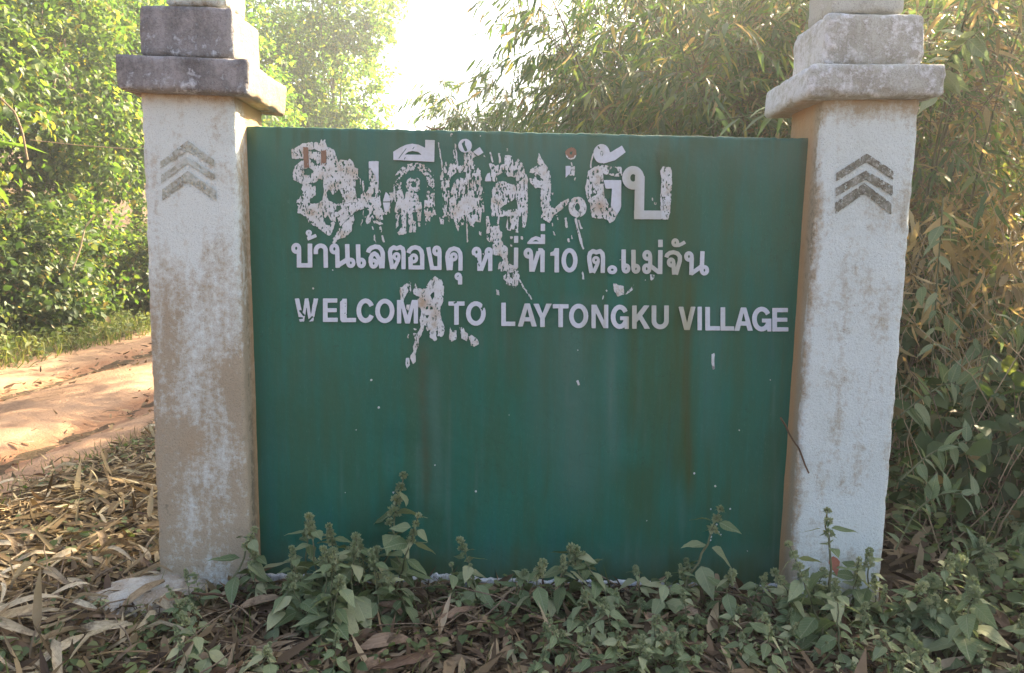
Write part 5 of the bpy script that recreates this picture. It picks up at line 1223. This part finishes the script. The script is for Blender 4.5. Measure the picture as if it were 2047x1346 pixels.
# ------------------------------------------------------------------ herbs in front of the sign
HL = [ovate('leaf', .29, .25, M_herb, seed=11), ovate('leaf', .33, .4, M_herb, seed=12), ovate('leaf', .26, .12, M_herb, seed=13)]
def headmesh(seed):
    rg = np.random.default_rng(seed); n = 70
    d = unit(rg.normal(size=(n, 3))); loc = d * np.array([.011, .011, .008]) * rg.uniform(.4, 1, (n, 1))
    return scatter('seed_head', 'small', loc, rotm(d + np.array([0, 0, .4]), rg.normal(size=(n, 3))), rg.uniform(.006, .012, n), M_herb, rg.uniform(1, 2, n))
HH = [headmesh(1), headmesh(2)]
def herb_proto(h, pairs, ls, nwh, seed, lean=.1):
    rg = np.random.default_rng(seed)
    root = empty('herb_plant', (0, 0, 0))
    e = np.array([rg.normal(0, lean) * h * 3, rg.normal(0, lean) * h * 2 - .02, h])
    p = curve3((0, 0, 0), e, 0, 10, .004, rg)
    obj('stem', tubes('stem', [(p, np.linspace(.0035, .0015, 10))], M_stem, 5), parent=root)
    for i_ in range(pairs):
        s_ = (.25 + .62 * i_ / max(1, pairs - 1)) * 9; k_ = min(int(s_), 8); c0 = p[k_] * (1 - (s_ - k_)) + p[k_ + 1] * (s_ - k_)
        a0 = rg.uniform(0, 6.28) if i_ == 0 else a0 + math.pi / 2 + rg.normal(0, .3)
        for sg in (0, math.pi):
            a = a0 + sg + rg.normal(0, .2); d = Vector((math.cos(a), math.sin(a), rg.uniform(-.7, .25)))
            o = obj('leaf', HL[rg.integers(3)], parent=root); o.location = c0 + np.array(d) * .01
            o.rotation_euler = d.to_track_quat('Y', 'Z').to_euler(); o.rotation_euler.rotate_axis('Y', rg.normal(0, .35))
            s = ls * rg.uniform(.6, 1.15) * (1.1 - .5 * i_ / pairs); o.scale = (s, s, s)
    for i_ in range(nwh):
        c0 = p[9] - (p[9] - p[7]) * (i_ * .42)
        o = obj('seed_head', HH[i_ % 2], parent=root); o.location = c0; s = 1 + .18 * i_; o.scale = (s, s, s)
        for sg in (0, math.pi):
            a = i_ * 1.57 + sg; d = Vector((math.cos(a), math.sin(a), -.5)); o = obj('leaf', HL[2], parent=root); o.location = c0
            o.rotation_euler = d.to_track_quat('Y', 'Z').to_euler(); s = .018 + .006 * i_; o.scale = (s, s, s)
    return root
protos = [herb_proto(.26, 5, .115, 3, 1), herb_proto(.22, 6, .10, 2, 2, .15), herb_proto(.30, 5, .11, 4, 3, .05), herb_proto(.18, 5, .125, 1, 4, .2), herb_proto(.20, 4, .09, 3, 5), herb_proto(.24, 7, .095, 2, 6, .15)]
used = set()
def herb(k, x, y, s, rz, lab, grp=None, z=None, tilt=0):
    src = protos[k]
    if k not in used: used.add(k); r = src; fresh = True
    else:
        fresh = False
        r = src.copy(); C.objects.link(r)
        for ch in src.children: c_ = ch.copy(); C.objects.link(c_); c_.parent = r
    r.location = (x, y, float(H(x, y)) - .005 if z is None else z); r.rotation_euler = (tilt, 0, rz); r.scale = (s, s, s)
    r['label'] = lab; r['category'] = 'herb'
    if grp: r['group'] = grp
    elif 'group' in r: del r['group']
    return r
hts = [.26, .22, .30, .18, .20, .24]
GRPW = 'herbs along the foot of the green wall'
rg = np.random.default_rng(8)
spec = [(755, 985, -.10, 2, 'tallest herb before the green wall, with a long spire of seed whorls, left of centre'), (783, 1005, -.06, 2, 'second tall herb with dark whorls just right of the tallest one'),
        (640, 1040, -.14, 0, 'herb with hanging pale leaves left of the tallest one at the green wall'), (815, 1068, -.10, 3, 'herb with one broad dark spotted leaf right of the tallest one'), (560, 1100, -.08, 4, 'small herb nearest the left pillar in front of the green wall'),
        (1360, 1028, -.06, 4, 'lone herb on a bare stem high against the right part of the green wall'), (1685, 1020, -.22, 0, 'tall herb with a pinkish leaf growing in front of the right pillar'), (430, 1066, -.14, 4, 'herb in front of the left pillar foot')]
for x_, y_, Y0, k_, lab in spec:
    w = U(x_, y_ - 6, Y0); z = float(H(w[0], Y0)); s = (w[2] - z) / hts[k_]
    r = herb(k_, float(w[0]), Y0, s, rg.uniform(0, 6.28), lab)
    for c_ in r.children:
        if c_.name.startswith('leaf'): c_.scale = [q_ * (1.25 / s) ** .5 for q_ in c_.scale]
        if c_.name.startswith('seed'): c_.scale = [q_ * (1.0 / s) ** .6 for q_ in c_.scale]
    if 'pinkish' in lab:
        o = obj('leaf', HL[2].copy(), parent=r); o.data.materials[0] = M_red; o['label'] = 'pinkish red leaf'; o.location = (0.01, -.01, .16); o.rotation_euler = (-.9, .3, 2.7 - r.rotation_euler[2]); o.scale = (.042, .036, .042)
for x_, y_ in [(975, 1105), (1050, 1100), (1085, 1112), (1130, 1103), (1200, 1082), (1250, 1098), (1325, 1125), (1375, 1128), (1385, 1135), (1435, 1118), (1480, 1145), (1520, 1140), (1552, 1145), (930, 1130), (600, 1115), (700, 1090), (660, 1110), (1290, 1140), (1165, 1130), (520, 1130), (1010, 1130), (740, 1080), (690, 1060)]:
    Y0 = rg.uniform(-.16, -.04); w = U(x_, y_, Y0); z = float(H(w[0], Y0)); k_ = int(rg.choice([0, 1, 4, 5, 0, 3])); s = np.clip((w[2] - z) / hts[k_], .45, 1.6)
    herb(k_, float(w[0]), Y0, s, rg.uniform(0, 6.28), 'grey green herb with whorled seed heads at the foot of the green wall', GRPW)
for j in range(165):
    x = rg.uniform(.25, 3.5); y = -.12 - rg.random() ** 1.2 * .62
    if vnoise(np.array([x * 1.6]), np.array([y * 1.6 + 5]), 55, 2)[0] < .45: continue
    herb(int(rg.integers(6)), x, y, rg.uniform(.55, .95), rg.uniform(0, 6.28), 'grey green herb with drooping oval leaves in the litter before the sign', 'herbs in the litter before the sign', None, rg.normal(0, .08))
for j in range(24):
    herb(int(rg.choice([0, 1, 3, 5, 2])), rg.uniform(2.6, 3.45), rg.uniform(-.55, -.05), rg.uniform(.9, 1.6), rg.uniform(0, 6.28), 'grey green herb in the thick patch before the right pillar', 'herbs before the right pillar')
for j in range(16):
    herb(int(rg.choice([0, 1, 3, 5])), rg.normal(.86, .15), rg.uniform(-.42, -.06), rg.uniform(1.1, 1.6), rg.uniform(0, 6.28), 'large leaved pale herb in the clump left of centre at the wall foot', 'herb clump left of centre')
for j in range(26):
    herb(int(rg.integers(6)), rg.uniform(3.55, 4.9), rg.uniform(-.6, 1.1), rg.uniform(.8, 1.5), rg.uniform(0, 6.28), 'leafy herb growing right of the right pillar', 'herbs right of the right pillar')
for j in range(7):
    herb(int(rg.integers(6)), rg.uniform(-.45, .3), rg.uniform(-.6, -.1), rg.uniform(.5, .8), rg.uniform(0, 6.28), 'small herb in the straw before the left pillar', 'small herbs before the left pillar')

# ------------------------------------------------------------------ air
t = NT('haze')
pv = t.n('ShaderNodeVolumePrincipled')
pv.inputs['Color'].default_value = (.94, .98, 1, 1)
pv.inputs['Density'].default_value = .0047
pv.inputs['Anisotropy'].default_value = .66
t.l(pv.outputs[0], t.out.inputs['Volume'])
bx = [(x, y, z) for x in (-153, 153) for y in (-63, 203) for z in (-2.5, 22)]
fx = np.array([(0, 1, 3, 2), (4, 6, 7, 5), (0, 4, 5, 1), (2, 3, 7, 6), (0, 2, 6, 4), (1, 5, 7, 3)])
obj('haze', mesh_np('haze', np.array(bx, float), fx, t.m), kind='stuff')
